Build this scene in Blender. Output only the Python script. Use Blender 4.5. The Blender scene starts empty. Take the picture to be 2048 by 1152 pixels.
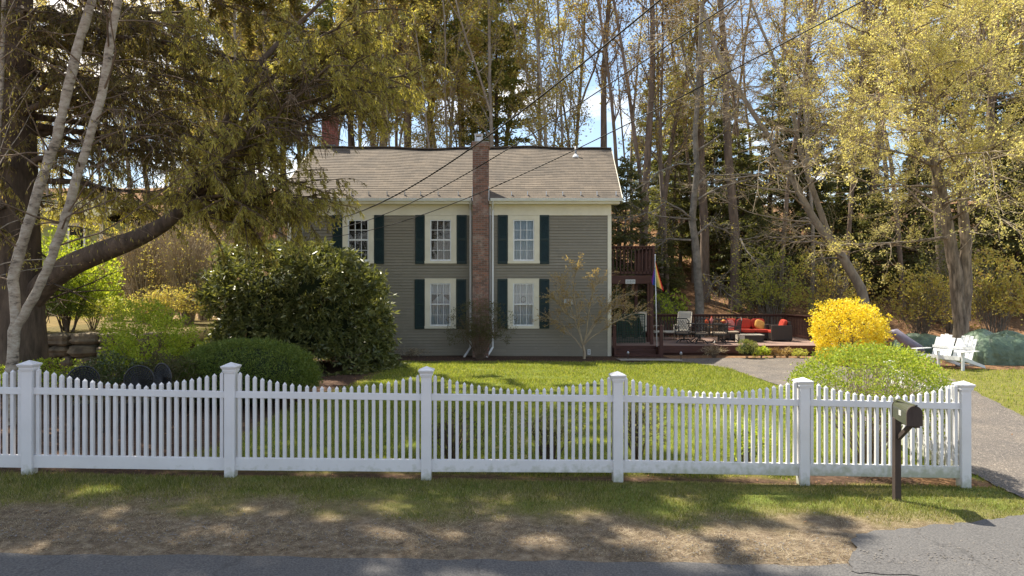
import bpy, math, random
import numpy as np
from mathutils import Vector, Matrix

# ------------------------------------------------------------------ camera, world, sun, exposure
S = bpy.context.scene
COL = S.collection
cam_d = bpy.data.cameras.new("camera"); cam = bpy.data.objects.new("camera", cam_d); COL.objects.link(cam)
cam_d.lens = 24.0; cam_d.sensor_width = 36.0; cam_d.clip_start = 0.1; cam_d.clip_end = 2000
cam.location = (0, 0, 2.45); cam.rotation_euler = (math.radians(90), 0, 0)
S.camera = cam
F = 1365.33
def PX(x, Y): return (x - 1024.0) / F * Y
def PZ(y, Y): return 2.45 + (576.0 - y) / F * Y

SUN = Vector((-0.46, 0.38, 1.0)).normalized()
W = bpy.data.worlds.new("World"); S.world = W; W.use_nodes = True
nt = W.node_tree; nt.nodes.clear()
wo = nt.nodes.new('ShaderNodeOutputWorld'); bg = nt.nodes.new('ShaderNodeBackground')
sky = nt.nodes.new('ShaderNodeTexSky'); sky.sky_type = 'NISHITA'; sky.sun_disc = False
sky.sun_elevation = math.asin(SUN.z); sky.sun_rotation = math.atan2(SUN.x, SUN.y)
sky.air_density = 1.0; sky.dust_density = 0.6; sky.ozone_density = 2.0
tc = nt.nodes.new('ShaderNodeTexCoord'); mp = nt.nodes.new('ShaderNodeMapping')
mp.inputs['Scale'].default_value = (1.0, 1.0, 2.2); mp.inputs['Location'].default_value = (0.35, 0.2, 0.1)
nz = nt.nodes.new('ShaderNodeTexNoise'); nz.inputs['Scale'].default_value = 3.2; nz.inputs['Detail'].default_value = 7; nz.inputs['Roughness'].default_value = 0.6
cr = nt.nodes.new('ShaderNodeValToRGB'); cr.color_ramp.elements[0].position = 0.50; cr.color_ramp.elements[1].position = 0.68
mx = nt.nodes.new('ShaderNodeMix'); mx.data_type = 'RGBA'
mul = nt.nodes.new('ShaderNodeMath'); mul.operation = 'MULTIPLY'; mul.inputs[1].default_value = 0.85
nt.links.new(tc.outputs['Generated'], mp.inputs['Vector']); nt.links.new(mp.outputs['Vector'], nz.inputs['Vector'])
nt.links.new(nz.outputs['Fac'], cr.inputs['Fac']); nt.links.new(cr.outputs['Color'], mul.inputs[0]); nt.links.new(mul.outputs[0], mx.inputs[0])
blue = nt.nodes.new('ShaderNodeMix'); blue.data_type = 'RGBA'; blue.inputs[0].default_value = .5; nt.links.new(sky.outputs['Color'], blue.inputs[6]); blue.inputs[7].default_value = (1.0, 1.75, 3.3, 1)
nt.links.new(blue.outputs[2], mx.inputs[6]); mx.inputs[7].default_value = (6.9, 6.7, 6.7, 1)
tint = nt.nodes.new('ShaderNodeMix'); tint.data_type = 'RGBA'; tint.blend_type = 'MULTIPLY'; tint.inputs[0].default_value = 1; tint.inputs[7].default_value = (1.10, 1.0, .86, 1)
nt.links.new(mx.outputs[2], tint.inputs[6]); nt.links.new(tint.outputs[2], bg.inputs['Color']); bg.inputs['Strength'].default_value = 0.125
nt.links.new(bg.outputs[0], wo.inputs['Surface'])

sd = bpy.data.lights.new("sun", 'SUN'); sd.energy = 4.2; sd.angle = math.radians(0.55); sd.color = (1.0, 0.92, 0.77)
so = bpy.data.objects.new("sun", sd); COL.objects.link(so)
so.rotation_euler = SUN.to_track_quat('Z', 'Y').to_euler()
so.location = (-20, 20, 40)
S.view_settings.view_transform = 'Standard'; S.view_settings.look = 'None'
S.view_settings.exposure = 1.42; S.view_settings.gamma = 1.0
S.cycles.max_bounces = 7; S.cycles.diffuse_bounces = 3; S.cycles.transmission_bounces = 5; S.cycles.transparent_max_bounces = 8
S.cycles.glossy_bounces = 3; S.cycles.sample_clamp_indirect = 4.0

# ------------------------------------------------------------------ helpers
def rng(seed): return np.random.RandomState(seed)

def nrm(v): return v / (np.linalg.norm(v, axis=-1, keepdims=True) + 1e-9)

def mesh_np(name, V, Fq, mats, midx=None, smooth=False):
    """V (n,3); Fq list of index arrays: array (m,k)"""
    me = bpy.data.meshes.new(name)
    V = np.asarray(V, dtype=np.float32)
    if not isinstance(Fq, (list, tuple)): Fq = [Fq]
    Fq = [np.asarray(f, dtype=np.int32) for f in Fq if len(f)]
    loops = np.concatenate([f.ravel() for f in Fq])
    counts = np.concatenate([np.full(len(f), f.shape[1], np.int32) for f in Fq])
    starts = np.concatenate([[0], np.cumsum(counts)[:-1]]).astype(np.int32)
    me.vertices.add(len(V)); me.vertices.foreach_set('co', V.ravel())
    me.loops.add(len(loops)); me.loops.foreach_set('vertex_index', loops)
    me.polygons.add(len(counts)); me.polygons.foreach_set('loop_start', starts)
    try: me.polygons.foreach_set('loop_total', counts)
    except Exception: pass
    if midx is not None: me.polygons.foreach_set('material_index', np.asarray(midx, np.int32))
    me.update(calc_edges=True)
    me.validate()
    me.polygons.foreach_set('use_smooth', np.full(len(me.polygons), bool(smooth)))
    if not isinstance(mats, (list, tuple)): mats = [mats]
    for m in mats: me.materials.append(m)
    return me

def link(name, data, parent=None, loc=(0, 0, 0), rot=(0, 0, 0)):
    o = bpy.data.objects.new(name, data); COL.objects.link(o)
    o.location = loc; o.rotation_euler = rot
    if parent is not None: o.parent = parent
    return o

def tag(o, label, cat, group=None, kind=None):
    o['label'] = label; o['category'] = cat
    if group: o['group'] = group
    if kind: o['kind'] = kind
    return o

def thing(name, label, cat, loc=(0, 0, 0), rz=0, group=None):
    o = link(name, None, None, loc, (0, 0, rz)); o.empty_display_size = 0.2
    return tag(o, label, cat, group)

def struct(o): o['kind'] = 'structure'; return o

def copy_tree(o, parent=None):
    c = o.copy(); COL.objects.link(c)
    if parent is not None: c.parent = parent
    for ch in list(o.children): copy_tree(ch, c)
    return c

class MB:
    """polygon collector"""
    def __init__(s): s.v = []; s.f = []; s.m = []; s.cur = 0
    def face(s, pts):
        n = len(s.v); s.v += [tuple(p) for p in pts]; s.f.append(list(range(n, n + len(pts)))); s.m.append(s.cur)
    def box(s, x0, x1, y0, y1, z0, z1, M=None):
        c = [(x0,y0,z0),(x1,y0,z0),(x1,y1,z0),(x0,y1,z0),(x0,y0,z1),(x1,y0,z1),(x1,y1,z1),(x0,y1,z1)]
        s.hexa(c, M)
    def hexa(s, c, M=None):
        if M is not None: c = [tuple(M @ Vector(p)) for p in c]
        n = len(s.v); s.v += c
        for q in ((3,2,1,0),(4,5,6,7),(0,1,5,4),(1,2,6,5),(2,3,7,6),(3,0,4,7)):
            s.f.append([n + i for i in q]); s.m.append(s.cur)
    def bar(s, p0, p1, w, h, up=(0, 0, 1)):
        p0 = Vector(p0); p1 = Vector(p1); d = (p1 - p0).normalized(); u = Vector(up)
        a = d.cross(u)
        if a.length < 1e-4: a = d.cross(Vector((1, 0, 0)))
        a.normalize(); b = a.cross(d).normalized()
        a = a * w / 2; b = b * h / 2
        s.hexa([tuple(p) for p in (p0-a-b, p0+a-b, p0+a+b, p0-a+b, p1-a-b, p1+a-b, p1+a+b, p1-a+b)])
    def tube(s, pts, r, k=8, caps=True):
        pts = [Vector(p) for p in pts]; n = len(pts)
        rs = r if hasattr(r, '__len__') else [r] * n
        base = len(s.v); up = None
        for i, p in enumerate(pts):
            d = (pts[min(i+1, n-1)] - pts[max(i-1, 0)]).normalized()
            if up is None:
                up = Vector((0, 0, 1)) if abs(d.z) < .9 else Vector((1, 0, 0))
            a = d.cross(up).normalized(); b = a.cross(d).normalized(); up = b
            for j in range(k):
                t = 2 * math.pi * j / k
                s.v.append(tuple(p + a * math.cos(t) * rs[i] + b * math.sin(t) * rs[i]))
        for i in range(n - 1):
            for j in range(k):
                j2 = (j + 1) % k
                s.f.append([base+i*k+j, base+i*k+j2, base+(i+1)*k+j2, base+(i+1)*k+j]); s.m.append(s.cur)
        if caps:
            s.f.append([base + j for j in range(k)][::-1]); s.m.append(s.cur)
            s.f.append([base + (n-1)*k + j for j in range(k)]); s.m.append(s.cur)
    def build(s, name, mats, parent=None, loc=(0,0,0), rot=(0,0,0), smooth=False, bevel=0):
        me = bpy.data.meshes.new(name); me.from_pydata(s.v, [], s.f); me.update()
        if not isinstance(mats, (list, tuple)): mats = [mats]
        for m in mats: me.materials.append(m)
        for i, p in enumerate(me.polygons):
            p.material_index = s.m[i]; p.use_smooth = smooth
        o = link(name, me, parent, loc, rot)
        if bevel:
            b = o.modifiers.new('bevel', 'BEVEL'); b.width = bevel; b.segments = 2; b.limit_method = 'ANGLE'
        return o

class Tubes:
    """numpy tubes"""
    def __init__(s): s.V = []; s.F = []; s.n = 0; s.mi = []
    def add(s, P, R, k=5):
        P = np.asarray(P, float); R = np.asarray(R, float); n = len(P)
        D = np.gradient(P, axis=0); D = nrm(D)
        m = nrm(D.mean(0)); up = np.array([0, 0, 1.0]) if abs(m[2]) < .8 else np.array([1.0, 0.2, 0])
        A = nrm(np.cross(D, up)); B = np.cross(A, D)
        t = np.arange(k) * 2 * math.pi / k
        ring = P[:, None, :] + R[:, None, None] * (A[:, None, :] * np.cos(t)[None, :, None] + B[:, None, :] * np.sin(t)[None, :, None])
        s.V.append(ring.reshape(-1, 3))
        i = np.arange(n - 1)[:, None] * k; j = np.arange(k)[None, :]; j2 = (j + 1) % k
        q = np.stack([i + j, i + j2, i + k + j2, i + k + j], -1).reshape(-1, 4) + s.n
        s.F.append(q); s.n += n * k; s.mi.append(np.full(len(q), 1 if R[0] < .022 else 0))
    def mesh(s, name, mats, smooth=True, twig=None):
        if twig: mats = [mats, twig]
        return mesh_np(name, np.concatenate(s.V), [np.concatenate(s.F)], mats, midx=np.concatenate(s.mi) if twig else None, smooth=smooth)

def path(r, p0, d, L, n, wob=0.15, grav=0.0, bend=None):
    """wobbly path"""
    P = [np.array(p0, float)]; d = nrm(np.array(d, float)); st = L / n
    for i in range(n):
        d = nrm(d + r.normal(0, wob, 3) + np.array([0, 0, grav]) + (bend if bend is not None else 0))
        P.append(P[-1] + d * st)
    return np.array(P)

def leafquads(r, P, D, L, Wd, flat=0.0, jl=0.45):
    """diamond leaves at points P along directions D"""
    n = len(P); D = nrm(D)
    rv = nrm(r.normal(0, 1, (n, 3)))
    if flat: rv = nrm(rv * (1 - flat) + np.array([0, 0, 1.0]) * flat)
    Sd = nrm(np.cross(D, rv))
    l = (L * (1 + r.uniform(-jl, jl, (n, 1)))); w = (Wd * (1 + r.uniform(-jl, jl, (n, 1)))) * .5
    a = P; b = P + D * l * .5 + Sd * w; c = P + D * l; d = P + D * l * .5 - Sd * w
    return np.stack([a, b, c, d], 1)

def quads_mesh(name, Q, mat):
    Q = np.asarray(Q); n = len(Q)
    return mesh_np(name, Q.reshape(-1, 3), [np.arange(n * 4).reshape(n, 4)], mat)

def rdir(r, n): return nrm(r.normal(0, 1, (n, 3)))

def sstep(a, b, x):
    t = np.clip((x - a) / (b - a), 0, 1); return t * t * (3 - 2 * t)

_R = rng(99); _K = _R.normal(0, 1, (14, 2)); _Ph = _R.uniform(0, 6.28, 14)
def vnoise(x, y, sc=1.0):
    s = 0; 
    for i in range(14):
        f = sc * (0.5 + i * 0.28)
        s = s + np.sin(_K[i, 0] * f * x + _K[i, 1] * f * y + _Ph[i])
    return s / 5.0

# ------------------------------------------------------------------ materials
def _base(name):
    m = bpy.data.materials.new(name); m.use_nodes = True; t = m.node_tree
    return m, t, t.nodes['Principled BSDF'], t.nodes['Material Output']

def mat(name, col, rough=.8, col2=None, scale=4.0, bump=0.0, bscale=30.0, metallic=0.0, spec=0.35, stretch=(1,1,1), detail=6, lo=.35, hi=.65):
    m, t, p, o = _base(name)
    p.inputs['Roughness'].default_value = rough; p.inputs['Metallic'].default_value = metallic
    p.inputs['Specular IOR Level'].default_value = spec
    tcn = t.nodes.new('ShaderNodeTexCoord'); mpn = t.nodes.new('ShaderNodeMapping'); mpn.inputs['Scale'].default_value = stretch
    t.links.new(tcn.outputs['Object'], mpn.inputs['Vector'])
    if col2 is None: col2 = tuple(c * .82 for c in col)
    n = t.nodes.new('ShaderNodeTexNoise'); n.inputs['Scale'].default_value = scale; n.inputs['Detail'].default_value = detail; n.inputs['Roughness'].default_value = .62
    t.links.new(mpn.outputs[0], n.inputs['Vector'])
    c = t.nodes.new('ShaderNodeValToRGB'); c.color_ramp.elements[0].position = lo; c.color_ramp.elements[1].position = hi
    c.color_ramp.elements[0].color = (*col2, 1); c.color_ramp.elements[1].color = (*col, 1)
    t.links.new(n.outputs['Fac'], c.inputs['Fac']); t.links.new(c.outputs['Color'], p.inputs['Base Color'])
    if bump:
        n2 = t.nodes.new('ShaderNodeTexNoise'); n2.inputs['Scale'].default_value = bscale; n2.inputs['Detail'].default_value = 5
        t.links.new(mpn.outputs[0], n2.inputs['Vector'])
        b = t.nodes.new('ShaderNodeBump'); b.inputs['Strength'].default_value = min(bump, 1); b.inputs['Distance'].default_value = 0.02 * max(bump, .3)
        t.links.new(n2.outputs['Fac'], b.inputs['Height']); t.links.new(b.outputs['Normal'], p.inputs['Normal'])
    return m

def leafmat(name, cols, transl=.4, rough=.55, spec=.3, tcol=None):
    m, t, p, o = _base(name)
    g = t.nodes.new('ShaderNodeNewGeometry'); c = t.nodes.new('ShaderNodeValToRGB')
    el = c.color_ramp.elements
    while len(el) < len(cols): el.new(0.5)
    for i, cc in enumerate(cols):
        el[i].position = i / max(1, len(cols) - 1); el[i].color = (*cc, 1)
    t.links.new(g.outputs['Random Per Island'], c.inputs['Fac'])
    t.links.new(c.outputs['Color'], p.inputs['Base Color'])
    p.inputs['Roughness'].default_value = rough; p.inputs['Specular IOR Level'].default_value = spec
    tr = t.nodes.new('ShaderNodeBsdfTranslucent')
    mm = t.nodes.new('ShaderNodeMix'); mm.data_type = 'RGBA'; mm.blend_type = 'MULTIPLY'; mm.inputs[0].default_value = 1
    t.links.new(c.outputs['Color'], mm.inputs[6]); mm.inputs[7].default_value = (*(tcol or (1.25, 1.2, .6)), 1)
    t.links.new(mm.outputs[2], tr.inputs['Color'])
    ms = t.nodes.new('ShaderNodeMixShader'); ms.inputs[0].default_value = transl
    t.links.new(p.outputs[0], ms.inputs[1]); t.links.new(tr.outputs[0], ms.inputs[2]); t.links.new(ms.outputs[0], o.inputs['Surface'])
    return m

def brickmat(name, c1, c2, mortar, bw=.2, rh=.068, msize=.009, white=None):
    m, t, p, o = _base(name)
    tcn = t.nodes.new('ShaderNodeTexCoord'); sx = t.nodes.new('ShaderNodeSeparateXYZ'); ad = t.nodes.new('ShaderNodeMath'); cb = t.nodes.new('ShaderNodeCombineXYZ')
    t.links.new(tcn.outputs['Object'], sx.inputs[0]); t.links.new(sx.outputs[0], ad.inputs[0]); t.links.new(sx.outputs[1], ad.inputs[1])
    t.links.new(ad.outputs[0], cb.inputs[0]); t.links.new(sx.outputs[2], cb.inputs[1])
    b = t.nodes.new('ShaderNodeTexBrick'); b.inputs['Scale'].default_value = 1; b.inputs['Brick Width'].default_value = bw; b.inputs['Row Height'].default_value = rh
    b.inputs['Mortar Size'].default_value = msize; b.inputs['Mortar Smooth'].default_value = .3; b.inputs['Bias'].default_value = 0
    b.inputs['Color1'].default_value = (*c1, 1); b.inputs['Color2'].default_value = (*c2, 1); b.inputs['Mortar'].default_value = (*mortar, 1)
    t.links.new(cb.outputs[0], b.inputs['Vector'])
    n = t.nodes.new('ShaderNodeTexNoise'); n.inputs['Scale'].default_value = 2.2; n.inputs['Detail'].default_value = 8; n.inputs['Roughness'].default_value = .7
    t.links.new(tcn.outputs['Object'], n.inputs['Vector'])
    mxx = t.nodes.new('ShaderNodeMix'); mxx.data_type = 'RGBA'
    rr = t.nodes.new('ShaderNodeValToRGB'); rr.color_ramp.elements[0].position = .53; rr.color_ramp.elements[1].position = .70
    rr.color_ramp.elements[1].color = (.75, .75, .75, 1)
    t.links.new(n.outputs['Fac'], rr.inputs['Fac']); t.links.new(rr.outputs['Color'], mxx.inputs[0])
    t.links.new(b.outputs['Color'], mxx.inputs[6]); mxx.inputs[7].default_value = (*(white or c1), 1)
    t.links.new(mxx.outputs[2], p.inputs['Base Color']); p.inputs['Roughness'].default_value = .9
    bp = t.nodes.new('ShaderNodeBump'); bp.invert = True; bp.inputs['Distance'].default_value = .01; bp.inputs['Strength'].default_value = .8
    t.links.new(b.outputs['Fac'], bp.inputs['Height']); t.links.new(bp.outputs['Normal'], p.inputs['Normal'])
    return m

M = {}
M['vinyl'] = mat('white_vinyl', (.71, .70, .715), .42, (.64, .63, .64), 2.2, spec=.35)
def stain(src):
    m = src.copy(); m.name = 'white_vinyl_grimy_base'; t = m.node_tree; p = t.nodes['Principled BSDF']; l = p.inputs['Base Color'].links[0]; col = l.from_socket
    tcn = t.nodes.new('ShaderNodeTexCoord'); sx = t.nodes.new('ShaderNodeSeparateXYZ'); t.links.new(tcn.outputs['Object'], sx.inputs[0])
    n = t.nodes.new('ShaderNodeTexNoise'); n.inputs['Scale'].default_value = 14; n.inputs['Detail'].default_value = 7; t.links.new(tcn.outputs['Object'], n.inputs['Vector'])
    a = t.nodes.new('ShaderNodeMath'); a.operation = 'MULTIPLY_ADD'; a.inputs[1].default_value = .45; t.links.new(n.outputs['Fac'], a.inputs[0]); t.links.new(sx.outputs[2], a.inputs[2])
    c = t.nodes.new('ShaderNodeMapRange'); c.inputs[1].default_value = .22; c.inputs[2].default_value = .42; c.inputs[3].default_value = .75; c.inputs[4].default_value = 0; t.links.new(a.outputs[0], c.inputs[0])
    x = t.nodes.new('ShaderNodeMix'); x.data_type = 'RGBA'; t.links.new(c.outputs[0], x.inputs[0]); t.links.new(col, x.inputs[6]); x.inputs[7].default_value = (.30, .32, .20, 1); t.links.new(x.outputs[2], p.inputs['Base Color'])
    return m
M['vinylstain'] = stain(M['vinyl'])
M['trim'] = mat('cream_trim', (.74, .69, .56), .6, (.66, .61, .49), 2.5)
M['whitepaint'] = mat('white_paint', (.72, .73, .74), .5, (.66, .67, .66), 3)
M['sash'] = mat('white_sash', (.78, .79, .80), .45)
M['siding'] = None
M['shutter'] = mat('dark_green_shutter', (.010, .030, .030), .5, (.008, .022, .023), 6)
M['foundation'] = mat('foundation_stone', (.22, .20, .18), .9, (.12, .11, .10), 6, bump=.6)
M['brick'] = brickmat('old_brick', (.30, .135, .092), (.13, .072, .056), (.24, .20, .17), white=(.42, .33, .28))
M['brick2'] = brickmat('red_brick', (.27, .065, .045), (.17, .045, .035), (.26, .17, .15), white=(.34, .14, .11))
M['siding'] = brickmat('grey_green_siding', (.235, .209, .158), (.208, .184, .139), (.10, .09, .07), 3.66, .1016, .0012, white=(.262, .234, .184))
M['siding'].node_tree.nodes['Principled BSDF'].inputs['Roughness'].default_value = .6
M['cement'] = mat('cement', (.33, .30, .26), .9, (.24, .22, .19), 8, bump=.4)
M['metal'] = mat('galvanised_metal', (.55, .57, .60), .35, metallic=.9)
M['greymetal'] = mat('grey_flashing', (.20, .21, .23), .5, metallic=.5)
M['dark'] = mat('dark_interior', (.02, .02, .02), .9)
M['wood'] = mat('red_brown_deck_stain', (.085, .034, .024), .65, (.06, .024, .018), 3, bump=.3, bscale=20, stretch=(1, 1, 6))
M['deckfloor'] = mat('weathered_deck_boards', (.30, .20, .16), .7, (.22, .145, .12), 3, bump=.2, stretch=(.6, 6, 1))
M['lattice'] = mat('green_lattice', (.012, .05, .035), .5)
M['bark'] = mat('dark_bark', (.15, .11, .08), .95, (.06, .045, .034), 7, bump=1, bscale=22, stretch=(1, 1, .22))
M['barkmaple'] = mat('furrowed_maple_bark', (.34, .27, .20), .95, (.09, .07, .052), 9, bump=1, bscale=20, stretch=(1, 1, .2))
M['barkgrey'] = mat('grey_bark', (.36, .31, .25), .9, (.20, .17, .14), 5, bump=.7, bscale=20, stretch=(1, 1, .4))
M['barkbrown'] = mat('brown_bark', (.25, .185, .14), .95, (.12, .09, .07), 6, bump=.8, bscale=18, stretch=(1, 1, .25))
M['twig'] = mat('pale_twigs', (.44, .35, .24), .8, (.29, .23, .155), 3)
M['twigbrown'] = mat('brown_twigs', (.19, .135, .09), .85, (.12, .085, .06), 3)
M['stone'] = mat('field_stone', (.24, .19, .12), .9, (.10, .08, .055), 3.5, bump=1, bscale=9)
M['asphalt'] = mat('road_asphalt', (.085, .083, .088), .88, (.062, .061, .066), 1.3, bump=.5, bscale=160)
M['black'] = mat('black_cast_metal', (.018, .018, .02), .45, spec=.5)
M['wicker'] = mat('dark_brown_wicker', (.05, .038, .032), .6, (.03, .024, .02), 40, bump=.6, bscale=90)
M['red'] = mat('coral_red_cushion', (.50, .055, .03), .85, (.42, .045, .025), 5, bump=.2, bscale=12)
M['yellowpillow'] = mat('yellow_patterned_pillow', (.75, .42, .09), .85, (.65, .30, .08), 14)
M['pinkpillow'] = mat('pink_striped_throw', (.60, .20, .16), .85, (.5, .14, .12), 18)
M['beige'] = mat('beige_sling', (.52, .48, .40), .7, (.44, .40, .33), 20)
M['tancush'] = mat('tan_cushion', (.36, .29, .22), .85, (.28, .22, .17), 10)
M['tarp'] = mat('dark_green_tarp', (.125, .185, .115), .48, (.06, .10, .06), 4, bump=.8, bscale=6, spec=.6)
M['tarp'].node_tree.nodes['Bump'].inputs['Distance'].default_value = .06
M['mauve'] = mat('mauve_grey_hull', (.22, .20, .25), .5, (.17, .15, .19), 3)
M['mailbox'] = mat('aged_green_mailbox', (.075, .075, .055), .3, (.05, .055, .038), 5, spec=.7)
M['mailpost'] = mat('dark_weathered_post', (.075, .055, .045), .85, (.05, .036, .03), 6, bump=.4, stretch=(1, 1, .3))
M['orange'] = mat('orange_red_plastic', (.65, .10, .03), .4)
M['yellowgreen_siding'] = mat('yellow_green_siding', (.33, .34, .13), .7, (.27, .28, .11), 2)
M['mossroof'] = mat('mossy_shingles', (.12, .11, .05), .95, (.07, .065, .035), 3, bump=.5)
M['plaque'] = mat('grey_white_plaque', (.55, .55, .53), .6)
M['wire'] = mat('black_cable', (.02, .018, .017), .7)
M['wirelight'] = mat('pale_grey_cable', (.42, .40, .36), .7)

def glassmat():
    m, t, p, o = _base('window_glass'); t.nodes.remove(p)
    g = t.nodes.new('ShaderNodeBsdfGlossy'); g.inputs['Roughness'].default_value = .03; g.inputs['Color'].default_value = (.9, .95, 1, 1)
    tr = t.nodes.new('ShaderNodeBsdfTransparent'); tr.inputs['Color'].default_value = (.82, .86, .88, 1)
    fr = t.nodes.new('ShaderNodeFresnel'); fr.inputs['IOR'].default_value = 1.6
    ms = t.nodes.new('ShaderNodeMixShader'); t.links.new(fr.outputs[0], ms.inputs[0]); t.links.new(tr.outputs[0], ms.inputs[1]); t.links.new(g.outputs[0], ms.inputs[2])
    t.links.new(ms.outputs[0], o.inputs['Surface']); return m
M['glass'] = glassmat()
M['curtain'] = mat('white_sheer_curtain', (.72, .74, .78), .9, (.50, .53, .58), 7, stretch=(6, 1, .6))
M['skyreflection'] = mat('pale_sky_reflection', (.50, .56, .62), .8)  # sky reflected in the upper right window, painted as a pale sheet
M['darkcurtain'] = mat('dim_dark_curtain', (.07, .065, .06), .9)

def roofmat():
    m, t, p, o = _base('weathered_shingles')
    tcn = t.nodes.new('ShaderNodeTexCoord'); mpn = t.nodes.new('ShaderNodeMapping'); mpn.inputs['Scale'].default_value = (1, 1.2, 1)
    t.links.new(tcn.outputs['Object'], mpn.inputs[0])
    b = t.nodes.new('ShaderNodeTexBrick'); b.inputs['Scale'].default_value = 1; b.inputs['Brick Width'].default_value = .3; b.inputs['Row Height'].default_value = .1233 * 1.2
    b.inputs['Mortar Size'].default_value = .004; b.inputs['Color1'].default_value = (.162, .133, .106, 1); b.inputs['Color2'].default_value = (.112, .093, .075, 1); b.inputs['Mortar'].default_value = (.06, .052, .046, 1)
    t.links.new(mpn.outputs[0], b.inputs['Vector'])
    n = t.nodes.new('ShaderNodeTexNoise'); n.inputs['Scale'].default_value = .8; n.inputs['Detail'].default_value = 9; n.inputs['Roughness'].default_value = .7
    t.links.new(tcn.outputs['Object'], n.inputs['Vector'])
    mxx = t.nodes.new('ShaderNodeMix'); mxx.data_type = 'RGBA'; mxx.blend_type = 'MULTIPLY'; mxx.inputs[0].default_value = .8
    rr = t.nodes.new('ShaderNodeValToRGB'); rr.color_ramp.elements[0].position = .3; rr.color_ramp.elements[1].position = .7
    rr.color_ramp.elements[0].color = (.66, .66, .66, 1); rr.color_ramp.elements[1].color = (1.25, 1.2, 1.1, 1)
    t.links.new(n.outputs['Fac'], rr.inputs['Fac']); t.links.new(b.outputs['Color'], mxx.inputs[6]); t.links.new(rr.outputs['Color'], mxx.inputs[7])
    t.links.new(mxx.outputs[2], p.inputs['Base Color']); p.inputs['Roughness'].default_value = .92
    n2 = t.nodes.new('ShaderNodeTexNoise'); n2.inputs['Scale'].default_value = 60
    t.links.new(tcn.outputs['Object'], n2.inputs['Vector'])
    bp = t.nodes.new('ShaderNodeBump'); bp.inputs['Strength'].default_value = .3; bp.inputs['Distance'].default_value = .01
    t.links.new(n2.outputs['Fac'], bp.inputs['Height']); t.links.new(bp.outputs['Normal'], p.inputs['Normal'])
    return m
M['roof'] = roofmat()

M['needles'] = leafmat('olive_conifer_needles', [(.09, .083, .038), (.17, .15, .06), (.28, .24, .085), (.19, .13, .08)], .55)
M['needleslit'] = leafmat('sunlit_yellow_green_sprays', [(.27, .27, .08), (.44, .41, .12), (.58, .52, .17), (.27, .22, .09)], .55)  # lighter copy of the needles, sunlight painted into the colour
M['hemlock'] = leafmat('dark_hemlock_needles', [(.075, .09, .038), (.14, .15, .06), (.24, .22, .085)], .48)
M['pine'] = leafmat('green_pine_needles', [(.11, .14, .045), (.20, .23, .07), (.32, .30, .10)], .45)
M['buds'] = leafmat('yellow_green_spring_buds', [(.44, .38, .13), (.58, .49, .17), (.38, .38, .11), (.44, .28, .13)], .5)
M['budsgreen'] = leafmat('fresh_green_leaves', [(.30, .36, .09), (.44, .46, .12), (.54, .48, .16)], .5)
M['budsrust'] = leafmat('rusty_spring_buds', [(.24, .12, .05), (.30, .20, .07), (.18, .12, .05)], .45)
M['maplefl'] = leafmat('yellow_maple_blossom', [(.68, .60, .19), (.80, .71, .27), (.55, .53, .16), (.72, .62, .28)], .5, tcol=(1.05, 1.02, .8))
M['rhodo'] = leafmat('leathery_rhododendron_leaves', [(.075, .092, .032), (.14, .155, .05), (.26, .26, .10)], .36, rough=.36, spec=.5)
M['yew'] = leafmat('yew_needles', [(.08, .12, .025), (.13, .18, .035), (.20, .24, .05)], .35)
M['privet'] = leafmat('bright_green_privet_leaves', [(.20, .28, .035), (.31, .39, .05), (.42, .45, .09)], .45)
M['lime'] = leafmat('lime_green_leaves', [(.22, .30, .04), (.38, .47, .06), (.54, .57, .09)], .5)
M['darkleaf'] = leafmat('dark_glossy_leaves', [(.03, .05, .015), (.06, .09, .02), (.12, .13, .04)], .3, rough=.3, spec=.6)
M['forsythia'] = leafmat('yellow_forsythia_flowers', [(.84, .64, .03), (.90, .76, .08), (.82, .60, .02), (.80, .70, .16)], .35, tcol=(1.0, 1.0, .6))
M['olive'] = leafmat('small_olive_leaves', [(.07, .08, .03), (.11, .11, .045), (.13, .10, .05)], .35)
M['jmaple'] = leafmat('pale_buff_maple_leaves', [(.42, .30, .14), (.50, .38, .20), (.34, .22, .10)], .45)
M['variegated'] = leafmat('cream_variegated_leaves', [(.45, .42, .20), (.30, .32, .10), (.55, .50, .30)], .35)
M['grassm'] = leafmat('grass_blades', [(.07, .085, .022), (.12, .145, .03), (.20, .21, .05), (.36, .31, .15)], .45, rough=.5)
M['lawnm'] = leafmat('lawn_blades', [(.12, .16, .025), (.22, .27, .04), (.33, .38, .06), (.46, .43, .15)], .5, rough=.5)
M['drygrass'] = leafmat('dry_straw', [(.32, .26, .17), (.54, .46, .33), (.14, .10, .07), (.26, .18, .11)], .3)
M['litter'] = leafmat('fallen_leaves', [(.26, .13, .06), (.35, .19, .09), (.18, .10, .05)], .25)

# ------------------------------------------------------------------ terrain
def gz(x, y):
    x = np.asarray(x, float); y = np.asarray(y, float)
    xs = np.clip(x, -14, 14)
    sl = 0.0267 + (0.004 - 0.0267) * sstep(10, 20, y)
    z = -xs * sl + 0.06 * sstep(12, 21, y)
    z = z + 0.012 * vnoise(x, y, .8) * sstep(7, 9, y)
    # raised terrace behind the stone wall at the left
    z = z + 1.15 * sstep(17.25, 17.5, y) * sstep(-8.6, -9.3, x)
    # wooded slope behind
    t = np.clip(y - 32.5, 0, 24)
    z = z + 0.40 * t * sstep(32.5, 36, y) + 0.25 * vnoise(x, y, .25) * sstep(34, 40, y)
    # road slightly lower
    z = z - 0.05 * sstep(6.6, 5.9, y)
    return z
def G(x, y): return float(gz(x, y))

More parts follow.
